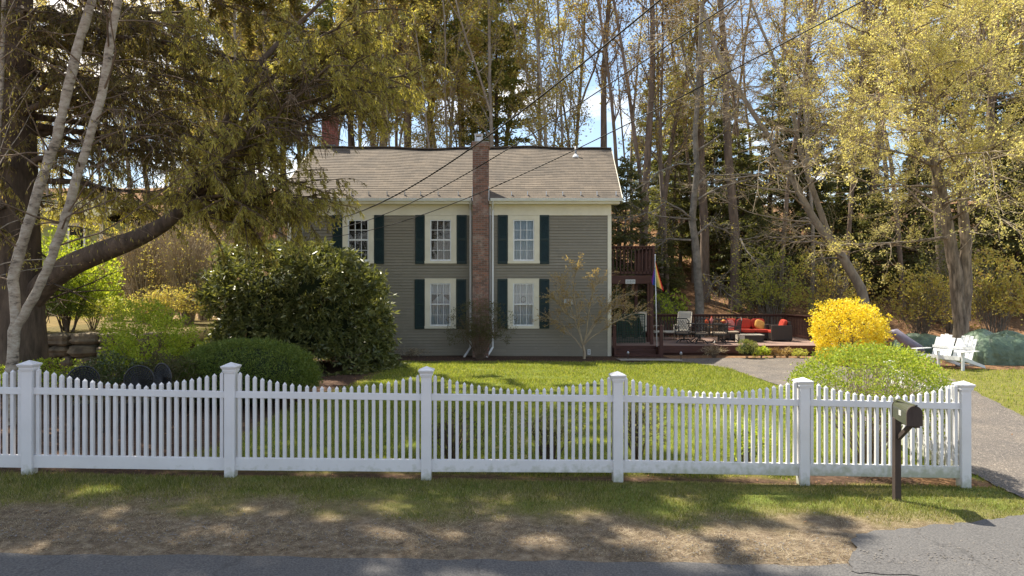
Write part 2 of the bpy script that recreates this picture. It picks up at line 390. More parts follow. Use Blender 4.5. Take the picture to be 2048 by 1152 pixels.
FENCE_Y = lambda x: 8.70 + 0.045 * x
DRV = [(3.05,6.1),(3.5,7.03),(4.3,7.28),(5.8,7.75),(6.35,8.4),(6.5,10),(6.55,12),(6.7,15),(6.75,17.2),(6.5,20.2),(5.8,21.8),(4.9,22.5),(4.9,23.2),(8,23.5),(11.6,23.3),(12.6,21.6),(12.2,19.4),(11.2,16.4),(10.4,13.7),(9.9,11),(9.8,8),(10.3,6.1)]
def inpoly(x, y, poly):
    x = np.asarray(x); y = np.asarray(y); c = np.zeros(x.shape, bool); n = len(poly)
    for i in range(n):
        x0, y0 = poly[i]; x1, y1 = poly[(i+1) % n]
        k = ((y0 > y) != (y1 > y)) & (x < (x1 - x0) * (y - y0) / (y1 - y0 + 1e-12) + x0); c ^= k
    return c
def zones(x, y):
    """green, dry, mulch weights"""
    w = vnoise(x, y, 1.6) * .16 + vnoise(x, y, 5) * .06
    fy = 8.70 + 0.045 * x
    verge = sstep(6.95, 7.95, y + w * 2.0 - .25 * sstep(0, 4, x)) * (y < fy) * np.clip(.9 + .35 * vnoise(x, y, 2.3), .35, 1)
    dry = (1 - verge) * (y < 8.2) * sstep(5.7, 5.9, y)
    xl = -4.3 + .5 * sstep(14, 17, y) + w
    lawn = (y >= fy) * sstep(fy + .05, fy + .45, y + w * .5) * sstep(xl - .3, xl + .3, x) * sstep(22.15, 21.95, y + w * .4) * (x < 7)
    bed = ((y > fy) & (y < fy + 1.0 + w)) & (x > 3.9) & (x < 6.4)
    lawn = np.where(bed, 0, lawn)
    rp = (x > 9.8) * sstep(20.8, 20.2, y + w) * (y > 6) * .75
    wild = .35 * ((x < -9) & (y > 17.5) & (y < 31))
    green = np.clip(np.maximum.reduce([verge, lawn, rp, wild]), 0, 1)
    mulch = np.clip(((y > fy) & (y < 24.2) & (x < 5.5) & (x > -14)) * (1 - green), 0, 1)
    return green, dry, mulch

def ground():
    xs = np.unique(np.concatenate([np.linspace(-400, -30, 14), np.arange(-30, -14, .8), np.arange(-14, 16, .13), np.arange(16, 34, .8), np.linspace(34, 400, 14)]))
    ys = np.unique(np.concatenate([np.linspace(-60, 3, 8), np.arange(3, 5.9, .3), np.arange(5.9, 24.5, .12), np.arange(24.5, 62, .6), np.linspace(62, 700, 16)]))
    X, Y = np.meshgrid(xs, ys, indexing='ij'); Z = gz(X, Y)
    V = np.stack([X, Y, Z], -1).reshape(-1, 3); ny = len(ys); nx = len(xs)
    i = np.arange(nx - 1)[:, None] * ny; j = np.arange(ny - 1)[None, :]
    Fq = np.stack([i + j, i + ny + j, i + ny + j + 1, i + j + 1], -1).reshape(-1, 4)
    me = mesh_np('ground', V, [Fq], [], smooth=True)
    g, d, mu = zones(X.ravel(), Y.ravel())
    a = me.color_attributes.new('zone', 'FLOAT_COLOR', 'POINT')
    a.data.foreach_set('color', np.stack([g, d, mu, np.ones_like(g)], -1).astype(np.float32).ravel())
    m, t, p, o = _base('ground_cover')
    at = t.nodes.new('ShaderNodeAttribute'); at.attribute_name = 'zone'
    sp = t.nodes.new('ShaderNodeSeparateColor'); t.links.new(at.outputs['Color'], sp.inputs[0])
    geo = t.nodes.new('ShaderNodeNewGeometry')
    def noise(sc, det=7):
        n = t.nodes.new('ShaderNodeTexNoise'); n.inputs['Scale'].default_value = sc; n.inputs['Detail'].default_value = det; n.inputs['Roughness'].default_value = .68
        t.links.new(geo.outputs['Position'], n.inputs['Vector']); return n.outputs['Fac']
    def ramp(fac, cols):
        c = t.nodes.new('ShaderNodeValToRGB'); el = c.color_ramp.elements
        while len(el) < len(cols): el.new(.5)
        for k, cc in enumerate(cols): el[k].position = .3 + .4 * k / (len(cols) - 1); el[k].color = (*cc, 1)
        t.links.new(fac, c.inputs['Fac']); return c.outputs['Color']
    def mixc(f, a_, b_):
        x = t.nodes.new('ShaderNodeMix'); x.data_type = 'RGBA'; t.links.new(f, x.inputs[0]); t.links.new(a_, x.inputs[6]); t.links.new(b_, x.inputs[7]); return x.outputs[2]
    litter = ramp(noise(7, 9), [(.07, .042, .025), (.21, .12, .065), (.34, .20, .11)])
    green = ramp(noise(3, 8), [(.07, .085, .02), (.12, .15, .03), (.19, .20, .05)])
    dryc = ramp(noise(9, 9), [(.07, .052, .036), (.17, .13, .09), (.30, .245, .175)])
    mul_ = ramp(noise(14, 9), [(.035, .022, .016), (.08, .05, .036), (.16, .10, .07)])
    c1 = mixc(sp.outputs[2], litter, mul_); c2 = mixc(sp.outputs[1], c1, dryc); c3 = mixc(sp.outputs[0], c2, green)
    t.links.new(c3, p.inputs['Base Color']); p.inputs['Roughness'].default_value = .95; p.inputs['Specular IOR Level'].default_value = .1
    b = t.nodes.new('ShaderNodeBump'); b.inputs['Strength'].default_value = .8; b.inputs['Distance'].default_value = .03
    t.links.new(noise(28, 5), b.inputs['Height']); t.links.new(b.outputs['Normal'], p.inputs['Normal'])
    me.materials.append(m)
    struct(link('ground', me))
ground()

def sheet(name, poly, off, m, step=.3, jitter=.05):
    """polygon with a naturally wavering edge, laid on the ground"""
    from mathutils.geometry import delaunay_2d_cdt
    B = []
    for a, b in zip(poly, poly[1:] + poly[:1]):
        L = math.hypot(b[0]-a[0], b[1]-a[1]); n = max(1, int(L / .08))
        for i in range(n):
            x = a[0] + (b[0]-a[0]) * i / n; y = a[1] + (b[1]-a[1]) * i / n
            B.append((x + jitter * float(vnoise(x, y, 5)) + jitter * .4 * float(vnoise(y, x, 19)), y + jitter * float(vnoise(y, x, 5)) + jitter * .4 * float(vnoise(x, y, 17))))
    nb = len(B); P = np.array(B); x0, y0 = P.min(0); x1, y1 = P.max(0)
    X, Y = np.meshgrid(np.arange(x0, x1, step), np.arange(y0, y1, step)); X = X.ravel(); Y = Y.ravel(); k = inpoly(X, Y, B); I = list(zip(X[k], Y[k]))
    v, e, f, *_ = delaunay_2d_cdt([Vector(p) for p in B + I], [(i, (i+1) % nb) for i in range(nb)], [], 1, 1e-4)
    V = np.array([(p.x, p.y, 0) for p in v]); V[:, 2] = gz(V[:, 0], V[:, 1]) + off
    f = np.array([list(q) for q in f if len(q) == 3])
    a = V[f[:, 1]] - V[f[:, 0]]; b = V[f[:, 2]] - V[f[:, 0]]; flip = (a[:, 0]*b[:, 1] - a[:, 1]*b[:, 0]) < 0; f[flip] = f[flip][:, ::-1]
    return struct(link(name, mesh_np(name, V, [f], m, smooth=True)))

def roadmesh():
    xs = np.concatenate([np.linspace(-200, -14, 20), np.arange(-13.6, 14, .2), np.linspace(14, 200, 20)]); 
    edge = 6.20 + .027 * np.clip(xs, -14, 14) + .035 * vnoise(xs, xs * 0, 3.0)
    ys = np.linspace(0, 1, 30)
    V = []; 
    for x, e in zip(xs, edge):
        for q in ys:
            y = -1.5 + (e + 1.5) * q; V.append((x, y, float(gz(x, min(y, 6.0))) + .012 + .03 * (1 - (2*q-1)**2)))
    V = np.array(V); V[29::30, 2] -= .02
    V[:, 2] = np.maximum(V[:, 2], gz(V[:, 0], V[:, 1]) + .006)
    n = 30; i = np.arange(len(xs) - 1)[:, None] * n; j = np.arange(n - 1)[None, :]
    Fq = np.stack([i + j, i + n + j, i + n + j + 1, i + j + 1], -1).reshape(-1, 4)
    m, t, p, o = _base('road_asphalt_surface')
    geo = t.nodes.new('ShaderNodeNewGeometry')
    n1 = t.nodes.new('ShaderNodeTexNoise'); n1.inputs['Scale'].default_value = 60; n1.inputs['Detail'].default_value = 4
    n2 = t.nodes.new('ShaderNodeTexNoise'); n2.inputs['Scale'].default_value = .9; n2.inputs['Detail'].default_value = 6
    for n_ in (n1, n2): t.links.new(geo.outputs['Position'], n_.inputs['Vector'])
    r1 = t.nodes.new('ShaderNodeValToRGB'); r1.color_ramp.elements[0].position = .35; r1.color_ramp.elements[1].position = .75
    r1.color_ramp.elements[0].color = (.055, .053, .054, 1); r1.color_ramp.elements[1].color = (.145, .138, .132, 1)
    mxx = t.nodes.new('ShaderNodeMix'); mxx.data_type = 'RGBA'; mxx.blend_type = 'MULTIPLY'; mxx.inputs[0].default_value = .6
    t.links.new(n1.outputs['Fac'], r1.inputs['Fac']); t.links.new(r1.outputs['Color'], mxx.inputs[6]); t.links.new(n2.outputs['Color'], mxx.inputs[7])
    r2 = t.nodes.new('ShaderNodeValToRGB'); r2.color_ramp.elements[0].color = (.7, .7, .72, 1); r2.color_ramp.elements[1].color = (1.2, 1.18, 1.15, 1)
    t.links.new(n2.outputs['Fac'], r2.inputs['Fac']); t.links.new(r2.outputs['Color'], mxx.inputs[7])
    vd = t.nodes.new('ShaderNodeTexVoronoi'); vd.feature = 'DISTANCE_TO_EDGE'; vd.inputs['Scale'].default_value = .55
    dn = t.nodes.new('ShaderNodeTexNoise'); dn.inputs['Scale'].default_value = 2.5; dn.inputs['Detail'].default_value = 6; t.links.new(geo.outputs['Position'], dn.inputs['Vector'])
    dm = t.nodes.new('ShaderNodeMix'); dm.data_type = 'RGBA'; dm.inputs[0].default_value = .35; t.links.new(geo.outputs['Position'], dm.inputs[6]); t.links.new(dn.outputs['Color'], dm.inputs[7]); t.links.new(dm.outputs[2], vd.inputs['Vector'])
    cr2 = t.nodes.new('ShaderNodeValToRGB'); cr2.color_ramp.elements[0].position = .002; cr2.color_ramp.elements[0].color = (.6, .6, .6, 1); cr2.color_ramp.elements[1].position = .007; t.links.new(vd.outputs['Distance'], cr2.inputs['Fac'])
    m3 = t.nodes.new('ShaderNodeMix'); m3.data_type = 'RGBA'; m3.blend_type = 'MULTIPLY'; m3.inputs[0].default_value = .8; t.links.new(mxx.outputs[2], m3.inputs[6]); t.links.new(cr2.outputs['Color'], m3.inputs[7])
    t.links.new(m3.outputs[2], p.inputs['Base Color']); p.inputs['Roughness'].default_value = .85
    b = t.nodes.new('ShaderNodeBump'); b.inputs['Strength'].default_value = .6; b.inputs['Distance'].default_value = .006
    t.links.new(n1.outputs['Fac'], b.inputs['Height']); t.links.new(b.outputs['Normal'], p.inputs['Normal'])
    M['roadtop'] = m
    struct(link('road', mesh_np('road', V, [Fq], m, smooth=True)))
roadmesh()

def gravelmat(name, c0, c1, c2, sc=55):
    m, t, p, o = _base(name)
    geo = t.nodes.new('ShaderNodeNewGeometry')
    v = t.nodes.new('ShaderNodeTexVoronoi'); v.inputs['Scale'].default_value = sc
    n2 = t.nodes.new('ShaderNodeTexNoise'); n2.inputs['Scale'].default_value = 1.6; n2.inputs['Detail'].default_value = 8
    for n_ in (v, n2): t.links.new(geo.outputs['Position'], n_.inputs['Vector'])
    sc_ = t.nodes.new('ShaderNodeSeparateColor'); t.links.new(v.outputs['Color'], sc_.inputs[0])
    r1 = t.nodes.new('ShaderNodeValToRGB'); el = r1.color_ramp.elements; el.new(.8)
    el[0].color = (*c0, 1); el[1].color = (*c1, 1); el[1].position = .85; el[2].color = (*c2, 1); el[2].position = 1
    t.links.new(sc_.outputs[0], r1.inputs['Fac'])
    mxx = t.nodes.new('ShaderNodeMix'); mxx.data_type = 'RGBA'; mxx.blend_type = 'MULTIPLY'; mxx.inputs[0].default_value = .8
    r2 = t.nodes.new('ShaderNodeValToRGB'); r2.color_ramp.elements[0].position = .3; r2.color_ramp.elements[1].position = .7
    r2.color_ramp.elements[0].color = (.72, .72, .74, 1); r2.color_ramp.elements[1].color = (1.2, 1.15, 1.08, 1)
    t.links.new(n2.outputs['Fac'], r2.inputs['Fac']); t.links.new(r1.outputs['Color'], mxx.inputs[6]); t.links.new(r2.outputs['Color'], mxx.inputs[7])
    t.links.new(mxx.outputs[2], p.inputs['Base Color']); p.inputs['Roughness'].default_value = .9
    b = t.nodes.new('ShaderNodeBump'); b.inputs['Strength'].default_value = .8; b.inputs['Distance'].default_value = .012
    t.links.new(v.outputs['Distance'], b.inputs['Height']); t.links.new(b.outputs['Normal'], p.inputs['Normal'])
    return m
M['gravel'] = gravelmat('driveway_chip_seal', (.075, .066, .06), (.145, .127, .112), (.32, .28, .235), 62)
sheet('driveway', [p for p in DRV if p[1] > 8.0 or p[0] > 9.9][:-1] + [(9.85, 7.9), (6.2, 7.95)], .016, M['gravel'], .3, .05)
sheet('driveway_apron', [(3.05,6.1),(3.5,7.03),(4.3,7.28),(5.8,7.75),(6.3,8.2),(9.85,8.2),(10.3,6.1)], .020, M['roadtop'], .3, .05)
sheet('flagstone_path', [(3.5, 22.25), (5.6, 22.3), (5.7, 22.9), (3.5, 22.9)], .03, M['cement'], .2, .03)

# ------------------------------------------------------------------ grass
def grass():
    r = rng(5)
    def blades(n, x0, x1, y0, y1, h, w, sel, thr=.25):
        x = r.uniform(x0, x1, n); y = r.uniform(y0, y1, n)
        keep = np.abs(x) < (.78 * y + 1.0); x = x[keep]; y = y[keep]
        g, d, mu = zones(x, y); wgt = (g if sel == 0 else d)
        inside = inpoly(x, y, DRV) | (y < 6.20 + .027 * x + .03 * vnoise(x, x * 0, 3.0) + .01)
        k = (wgt > thr) & (r.uniform(0, 1, len(x)) < wgt) & ~inside
        if sel == 0:
            fy = FENCE_Y(x)
        x = x[k]; y = y[k]; n = len(x)
        hh = h * r.uniform(.5, 1.5, n) * np.clip(1 + .4 * vnoise(x, y, 1.2) + .3 * vnoise(x, y, 4.5), .3, 2.2); z = gz(x, y)
        a = r.uniform(0, 6.28, n); lean = r.normal(0, .45, (n, 2)) * hh[:, None]
        if sel == 1: lean *= 3.2
        dx = np.cos(a) * w / 2; dy = np.sin(a) * w / 2
        P0 = np.stack([x - dx, y - dy, z - .005], -1); P1 = np.stack([x + dx, y + dy, z - .005], -1)
        P2 = np.stack([x + lean[:, 0], y + lean[:, 1], z + hh * (.4 if sel == 1 else 1)], -1)
        return np.stack([P0, P1, P2], 1)
    def mk(name, T, m, lab):
        T = np.concatenate(T); n = len(T)
        o = link(name, mesh_np(name, T.reshape(-1, 3), [np.arange(n * 3).reshape(n, 3)], m))
        tag(o, lab, 'grass', kind='stuff')
    mk('grass', [blades(120000, -8, 8, 6.4, 9.2, .045, .007, 0),
                 ], M['grassm'], 'thin green grass on the verge in front of the white picket fence')
    mk('lawn_grass', [blades(90000, -6, 7, 8.9, 14, .05, .010, 0),
                 blades(110000, -6, 7, 13.5, 22.3, .05, .017, 0),
                 blades(26000, 9.6, 20, 12, 22, .05, .018, 0)], M['lawnm'], 'bright green lawn grass between the picket fence and the house')
    mk('dry_grass', [blades(17000, -6, 7, 8.9, 22.2, .05, .009, 0, .3), blades(180000, -8, 8, 5.95, 8.4, .036, .0052, 1, .1),
                     blades(34000, -8, 8, 6.9, 8.9, .032, .004, 0, .1),
                     ], M['drygrass'], 'dead straw coloured grass thatch along the road edge')
    # fallen leaves on the woodland floor and beds
    n = 26000; x = r.uniform(-14, 34, n); y = r.uniform(26, 52, n); k = np.abs(x) < .85 * y; x = x[k]; y = y[k]
    x2 = r.uniform(-9, 14, 5000); y2 = r.uniform(7.0, 23.5, 5000); g, d, mu = zones(x2, y2); k = ((mu > .4) | (r.uniform(0, 1, 5000) < .05)); x = np.append(x, x2[k]); y = np.append(y, y2[k])
    n = len(x); sz = np.where(y < 24, .035, .12)
    P = np.stack([x, y, gz(x, y) + .015], -1); D = rdir(r, n); D[:, 2] *= .3
    Q = leafquads(r, P, D, sz[:, None], sz[:, None] * .7, flat=.7)
    o = link('leaf_litter', quads_mesh('leaf_litter', Q, M['litter'])); tag(o, 'rusty brown fallen leaves on the wooded slope', 'leaf litter', kind='stuff')
grass()

def pebbles():
    r = rng(8); n = 3500; x = r.uniform(-8, 11, n); y = np.where(r.uniform(0, 1, n) < .6, 6.3 + np.abs(r.normal(0, .35, n)), r.uniform(6.3, 16, n))
    g, d, mu = zones(x, y); ind = inpoly(x, y, DRV); k = (g < .4) & ((y < 8) | ind); x = x[k]; y = y[k]; n = len(x)
    sz = r.uniform(.004, .013, n); c = np.stack([x, y, gz(x, y) + .022], -1)
    o = np.array([[1,0,0],[-1,0,0],[0,1,0],[0,-1,0],[0,0,.6],[0,0,-.6]]); V = c[:, None, :] + o[None] * sz[:, None, None] * r.uniform(.6, 1.4, (n, 6, 1))
    f = np.array([[0,2,4],[2,1,4],[1,3,4],[3,0,4],[2,0,5],[1,2,5],[3,1,5],[0,3,5]]); Fq = (f[None] + (np.arange(n) * 6)[:, None, None]).reshape(-1, 3)
    ob = link('road_grit', mesh_np('road_grit', V.reshape(-1, 3), [Fq], M['foundation'])); tag(ob, 'loose grit and small stones along the road edge', 'gravel', kind='stuff')
pebbles()

# ------------------------------------------------------------------ house
def lap_wall(mb, p0, p1, z0, z1, openings=(), clip=None, h=.1016, out=.026):
    p0 = np.array(p0, float); p1 = np.array(p1, float); L = np.linalg.norm(p1 - p0); d = (p1 - p0) / L; n = np.array([d[1], -d[0]])
    z = z0
    def pt(s, off, zz): q = p0 + d * s + n * off; return (q[0], q[1], zz)
    while z < z1 - 1e-6:
        zt = min(z + h, z1); iv = [(0, L)]
        if clip:
            a, b = clip(zt); 
            if b - a < .02: break
            iv = [(a, b)]
        for (a, b, oz0, oz1) in openings:
            if zt > oz0 + .02 and z < oz1 - .02:
                nv = []
                for (s, e) in iv:
                    if b <= s or a >= e: nv.append((s, e)); continue
                    if a > s: nv.append((s, a))
                    if b < e: nv.append((b, e))
                iv = nv
        for (s, e) in iv:
            mb.face([pt(s, out, z), pt(e, out, z), pt(e, .002, zt), pt(s, .002, zt)])
            mb.face([pt(s, 0, z), pt(e, 0, z), pt(e, out, z), pt(s, out, z)])
        z = zt

HX0, HX1, HY0, HY1 = -7.86, 3.46, 24.0, 30.6
house = thing('house', 'two storey grey clapboard farmhouse with dark green shutters and brick chimney', 'house', (0, 0, 0))
wins = []   # (x0,x1,z0,z1,curtain)
for (a, b, t, bt, cur) in [(685.5, 748, 431, 527, 'darkcurtain'), (850, 913, 431, 527, 'darkcurtain'), (1016, 1079, 431, 527, 'skyreflection'),
                           (685.5, 748, 558, 657, 'curtain'), (850, 912, 558, 657, 'curtain'), (1015.5, 1078, 558, 657, 'curtain')]:
    wins.append((PX(a, 24), PX(b, 24), PZ(bt, 24), PZ(t, 24), cur))
mb = MB()
ops = [(w[0] - HX0 + .16, w[1] - HX0 - .16, w[2] + .10, w[3] - .12) for w in wins]
lap_wall(mb, (HX0, HY0), (HX1, HY0), .0, 5.0, ops)
lap_wall(mb, (HX0, HY1), (HX0, HY0), .0, 7.9, (), lambda z: (0, 6.6) if z < 5.6 else ((z - 5.6) / .669, 6.6 - (z - 5.6) / .669))
lap_wall(mb, (HX1, HY0), (HX1, HY1), .0, 7.9, (), lambda z: (0, 6.6) if z < 5.6 else ((z - 5.6) / .669, 6.6 - (z - 5.6) / .669))
lap_wall(mb, (HX1, HY1), (HX0, HY1), .0, 5.4)
mb.build('wall', M['siding'], house)
mb = MB(); mb.box(HX0 + .03, HX1 - .03, HY0 + .03, HY1 - .03, -.4, .08); mb.build('foundation', M['foundation'], house)
# inner backing behind frieze + floor so that the inside is dark and closed
mb = MB(); mb.box(HX0 + .02, HX1 - .02, HY0 + .9, HY0 + .95, .09, 5.5); mb.box(HX0 + .02, HX1 - .02, HY0 + .02, HY0 + .9, 2.75, 2.85)
mb.build('interior_wall', M['dark'], house)
mb = MB()
mb.box(HX0 - .02, HX1 + .02, HY0 - .035, HY0 + .03, 5.0, 5.375)          # frieze
mb.box(HX1 - .10, HX1 + .03, HY0 - .03, HY0 + .001, .06, 4.998); mb.box(HX1 + .021, HX1 + .031, HY0, HY0 + .11, .06, 5.37)
mb.box(HX0 - .03, HX0 + .10, HY0 - .03, HY0 + .001, .06, 4.998)
mb.build('corner_board', M['trim'], house)
# soffit + fascia (broken by the chimney)
CX0, CX1 = PX(945, 23.45), PX(977, 23.45)
mb = MB()
for a, b in ((-8.10, CX0 - .02), (CX1 + .02, 3.74)):
    mb.box(a, b, 23.66, 24.0, 5.372, 5.47)
mb.build('fascia', M['trim'], house)
mb = MB()
for a, b in ((-8.16, CX0 - .06), (CX1 + .06, 3.80)):
    mb.hexa([(a,23.58,5.455),(b,23.58,5.455),(b,23.66,5.455),(a,23.66,5.455),(a,23.545,5.55),(b,23.545,5.55),(b,23.66,5.55),(a,23.66,5.55)])
mb.build('gutter', M['whitepaint'], house, bevel=.006)
# roof: shingle courses
def roof():
    mb = MB(); n = 30; r = random.Random(3)
    def sag(x): return .035 * math.sin(x * .9 + 1.2) + .02 * math.sin(x * 2.3)
    def pt(u, t, back, off):  # u 0..1 across, t 0 eave..1 ridge
        xe = -8.16 + (3.80 + 8.16) * u; xr = -7.96 + (3.96 + 7.96) * u
        x = xe + (xr - xe) * t; y = 23.6 + 3.7 * t; z = 5.56 + 2.47 * t + sag(x) * t
        ny, nz_ = -.556, .831
        if back: return (x, 54.6 - (y + ny * off), z + nz_ * off)
        return (x, y + ny * off, z + nz_ * off)
    N = 48
    for back in (False, True):
        for k in range(n):
            t0, t1 = k / n, (k + 1) / n
            for i in range(N):
                u0, u1 = i / N, (i + 1) / N
                q = [pt(u0, t0, back, .017), pt(u1, t0, back, .017), pt(u1, t1, back, .004), pt(u0, t1, back, .004)]
                q2 = [pt(u0, t0, back, 0.0), pt(u1, t0, back, 0.0), pt(u1, t0, back, .017), pt(u0, t0, back, .017)]
                if back: q.reverse(); q2.reverse()
                mb.face(q); mb.face(q2)
    # underside and gable edge
    for back in (False, True):
        q = [pt(0, 0, back, -.12), pt(0, 1, back, -.12), pt(1, 1, back, -.12), pt(1, 0, back, -.12)]
        mb.face(q)
        mb.face([pt(0, 0, back, -.12), pt(1, 0, back, -.12), pt(1, 0, back, 0.0), pt(0, 0, back, 0.0)])
    ro = mb.build('roof', M['roof'], house)
    mb = MB()
    for u in (0, 1):
        for back in (False, True):
            s = .03 if u else -.03
            a = pt(u, 0, back, .012); b = pt(u, 1, back, .012); c = pt(u, 1, back, -.16); d = pt(u, 0, back, -.16)
            f = lambda p, o_: (p[0] + o_, p[1], p[2])
            mb.hexa([f(a, .004*(1 if u else -1)), f(b, .004*(1 if u else -1)), f(c, .004*(1 if u else -1)), f(d, .004*(1 if u else -1)), f(a, s), f(b, s), f(c, s), f(d, s)])
    mb.build('rake_board', M['trim'], house)
    mb = MB()
    for i in range(N):
        a = pt(i / N, 1, False, .03); b = pt((i + 1) / N, 1, False, .03)
        mb.bar(a, b, .22, .035)
    mb.build('ridge_cap', M['roof'], ro)
    for i in range(17):
        px = 668 + i * 35.2 + r.uniform(-3, 3)
        if 935 < px < 990: continue
        t = .05; x = PX(px, 23.75); mb = MB()
        z = 5.56 + 2.47 * t
        mb.box(x - .012, x + .012, 23.62 + .1, 23.62 + .18, z - .02, z + .13)
        mb.build('snow_guard', M['metal'], ro)
    return ro
roof()
def cabinet_window(w, k):
    x0, x1, z0, z1, cur = w
    mb = MB(); y = HY0 - .045; tw = .185; yb = HY0 + .02
    mb.box(x0, x0 + tw, y, yb, z0 + .09, z1 - .002); mb.box(x1 - tw, x1, y, yb, z0 + .09, z1 - .002)
    mb.box(x0 + tw, x1 - tw, y + .002, yb, z1 - .15, z1 - .003)
    mb.box(x0 - .01, x1 + .01, y - .02, yb, z0, z0 + .088)                   # sill
    mb.box(x0 - .01, x1 + .01, y - .012, yb, z1, z1 + .02)
    fr = mb.build('window', M['trim'], house)
    a, b, c, d = x0 + tw, x1 - tw, z0 + .088, z1 - .15; mid = (c + d) / 2 + .015
    mb = MB(); yf = HY0 - .025; e = .04
    mb.box(a, a + e, yf, yf + .06, c, d); mb.box(b - e, b, yf, yf + .06, c, d)
    mb.box(a + e, b - e, yf, yf + .06, c, c + e + .015); mb.box(a + e, b - e, yf, yf + .06, d - e, d)
    mb.box(a + e, b - e, yf - .008, yf + .06, mid - .025, mid + .025)
    mb.build('sash', M['sash'], fr)
    mb = MB(); ia, ib = a + e, b - e
    for j in (1, 2):
        xx = ia + (ib - ia) * j / 3
        mb.box(xx - .009, xx + .009, yf + .012, yf + .03, c + e + .015, mid - .025); mb.box(xx - .011, xx + .011, yf + .004, yf + .03, mid + .025, d - e)
    zm = (mid + .025 + d - e) / 2; mb.box(ia, ib, yf + .002, yf + .032, zm - .011, zm + .011)
    zm = (mid - .025 + c + e) / 2; mb.box(ia, ib, yf + .014, yf + .032, zm - .009, zm + .009)
    mb.build('muntin', M['sash'], fr)
    mb = MB(); mb.face([(ia - .01, yf + .034, c + .01), (ib + .01, yf + .034, c + .01), (ib + .01, yf + .034, d - .01), (ia - .01, yf + .034, d - .01)])
    mb.build('pane', M['glass'], fr)
    # curtain: folded sheet
    mb = MB(); N = 30; yc = HY0 + .12
    lo, hi = c, d
    if cur == 'darkcurtain': lo, hi = c, c + (d - c) * .5; 
    def cv(i, zt): 
        xx = a - .05 + (b - a + .1) * i / N; return (xx, yc + .02 * math.sin(i * 1.9 + k) , zt)
    for i in range(N):
        if k == 4:   # tied-back: leave a dark gap in the lower part of the top sash
            sh = abs(i / N - .5) * 2
            mb.face([cv(i, mid + (d - mid) * .52), cv(i + 1, mid + (d - mid) * .52), cv(i + 1, d), cv(i, d)])
            t0 = mid + (d - mid) * (.5 - .5 * sh); mb.face([cv(i, c), cv(i + 1, c), cv(i + 1, t0), cv(i, t0)])
        else:
            mb.face([cv(i, lo), cv(i + 1, lo), cv(i + 1, hi), cv(i, hi)])
    mb.build('curtain', M[cur], fr)  # in the upper right window this sheet carries the painted sky reflection
    if k == 5:
        mb = MB(); cx = (a + b) / 2; cz = mid + .17
        mb.tube([(cx + .09 * math.cos(q), yf + .06, cz + .10 * math.sin(q)) for q in np.linspace(0, 6.2, 16)], .012, 5)
        mb.build('hanging_ring', M['greymetal'], fr)
for k, w in enumerate(wins): cabinet_window(w, k)
def shutter(x0, x1, z0, z1):
    mb = MB(); y0 = HY0 - .05; y1 = HY0 - .019; e = .05
    mb.box(x0, x0 + e, y0, y1, z0, z1); mb.box(x1 - e, x1, y0, y1, z0, z1)
    for a, b in ((z0, z0 + .09), ((z0 + z1) / 2 - .04, (z0 + z1) / 2 + .04), (z1 - .07, z1)):
        mb.box(x0 + e, x1 - e, y0 + .001, y1, a, b)
    z = z0 + .09
    while z < z1 - .07:
        mb.hexa([(x0+e, y0+.004, z), (x1-e, y0+.004, z), (x1-e, y0+.012, z), (x0+e, y0+.012, z), (x0+e, y1-.008, z+.045), (x1-e, y1-.008, z+.045), (x1-e, y1, z+.045), (x0+e, y1, z+.045)])
        z += .038
    mb.build('shutter', M['shutter'], house)
for (a, b, t, bt) in [(665, 685, 430, 528), (748.6, 768, 430, 528), (830.5, 849.5, 430, 528), (913.6, 933.5, 430, 528), (995.5, 1015.5, 430, 528), (1079.5, 1098.5, 430, 528),
                      (665, 685, 558.5, 658), (748.6, 767, 558.5, 658), (829.5, 849.5, 558.5, 658), (912.8, 932.5, 558.5, 658), (995, 1015, 558, 657), (1078.8, 1098.5, 558, 657)]:
    shutter(PX(a, 23.96), PX(b, 23.96), PZ(bt, 23.96), PZ(t, 23.96))
# front chimney
mb = MB(); cz = PZ(283, 23.45)
mb.box(CX0, CX1, 23.45, 24.0, -.1, 5.0); ch = mb.build('chimney', M['brick'], house)
mb = MB(); mb.box(CX0 + .003, CX1 - .003, 23.453, 24.1, 5.0, cz - .17); mb.box(CX0 - .035, CX1 + .035, 23.42, 24.14, cz - .17, cz - .03); mb.build('chimney_stack', M['brick'], ch)
mb = MB(); mb.box(CX0 - .02, CX1 + .02, 23.43, 24.12, cz - .03, cz + .015); mb.box(CX0+.12, CX1-.12, 23.6, 23.95, cz+.015, cz+.05); mb.build('crown', M['cement'], ch)
mb = MB(); a, b = PX(950, 23.7), PX(965, 23.7)
for (x, y) in ((a, 23.6), (b - .03, 23.6), (a, 23.83), (b - .03, 23.83)): mb.box(x, x + .03, y, y + .03, cz + .05, cz + .28)
mb.box(a - .02, b + .02, 23.58, 23.88, cz + .28, cz + .3); mb.box(a + .05, b - .05, 23.65, 23.8, cz + .05, cz + .2); mb.build('flue_cap', M['metal'], ch)
mb = MB(); mb.box(CX0 - .02, CX0, 23.5, 24.12, 5.45, 5.95); mb.box(CX1, CX1 + .02, 23.5, 24.12, 5.45, 5.95); mb.build('flashing', M['metal'], ch)
# rear chimney
mb = MB(); a, b = PX(647, 27.7), PX(673, 27.7); zt = PZ(235, 27.7)
mb.box(a, b, 27.45, 28.0, 7.0, zt - .12); mb.box(a - .03, b + .03, 27.42, 28.03, zt - .12, zt); c2 = mb.build('chimney', M['brick2'], house)
c2['label'] = 'red brick chimney standing on the left end of the ridge'
mb = MB(); mb.box(a - .02, b + .02, 27.36, 27.45, 7.78, 8.2); mb.box(a - .02, a, 27.45, 28.0, 7.6, 8.2); mb.box(b, b + .02, 27.45, 28, 7.6, 8.2); mb.build('flashing', M['greymetal'], c2)
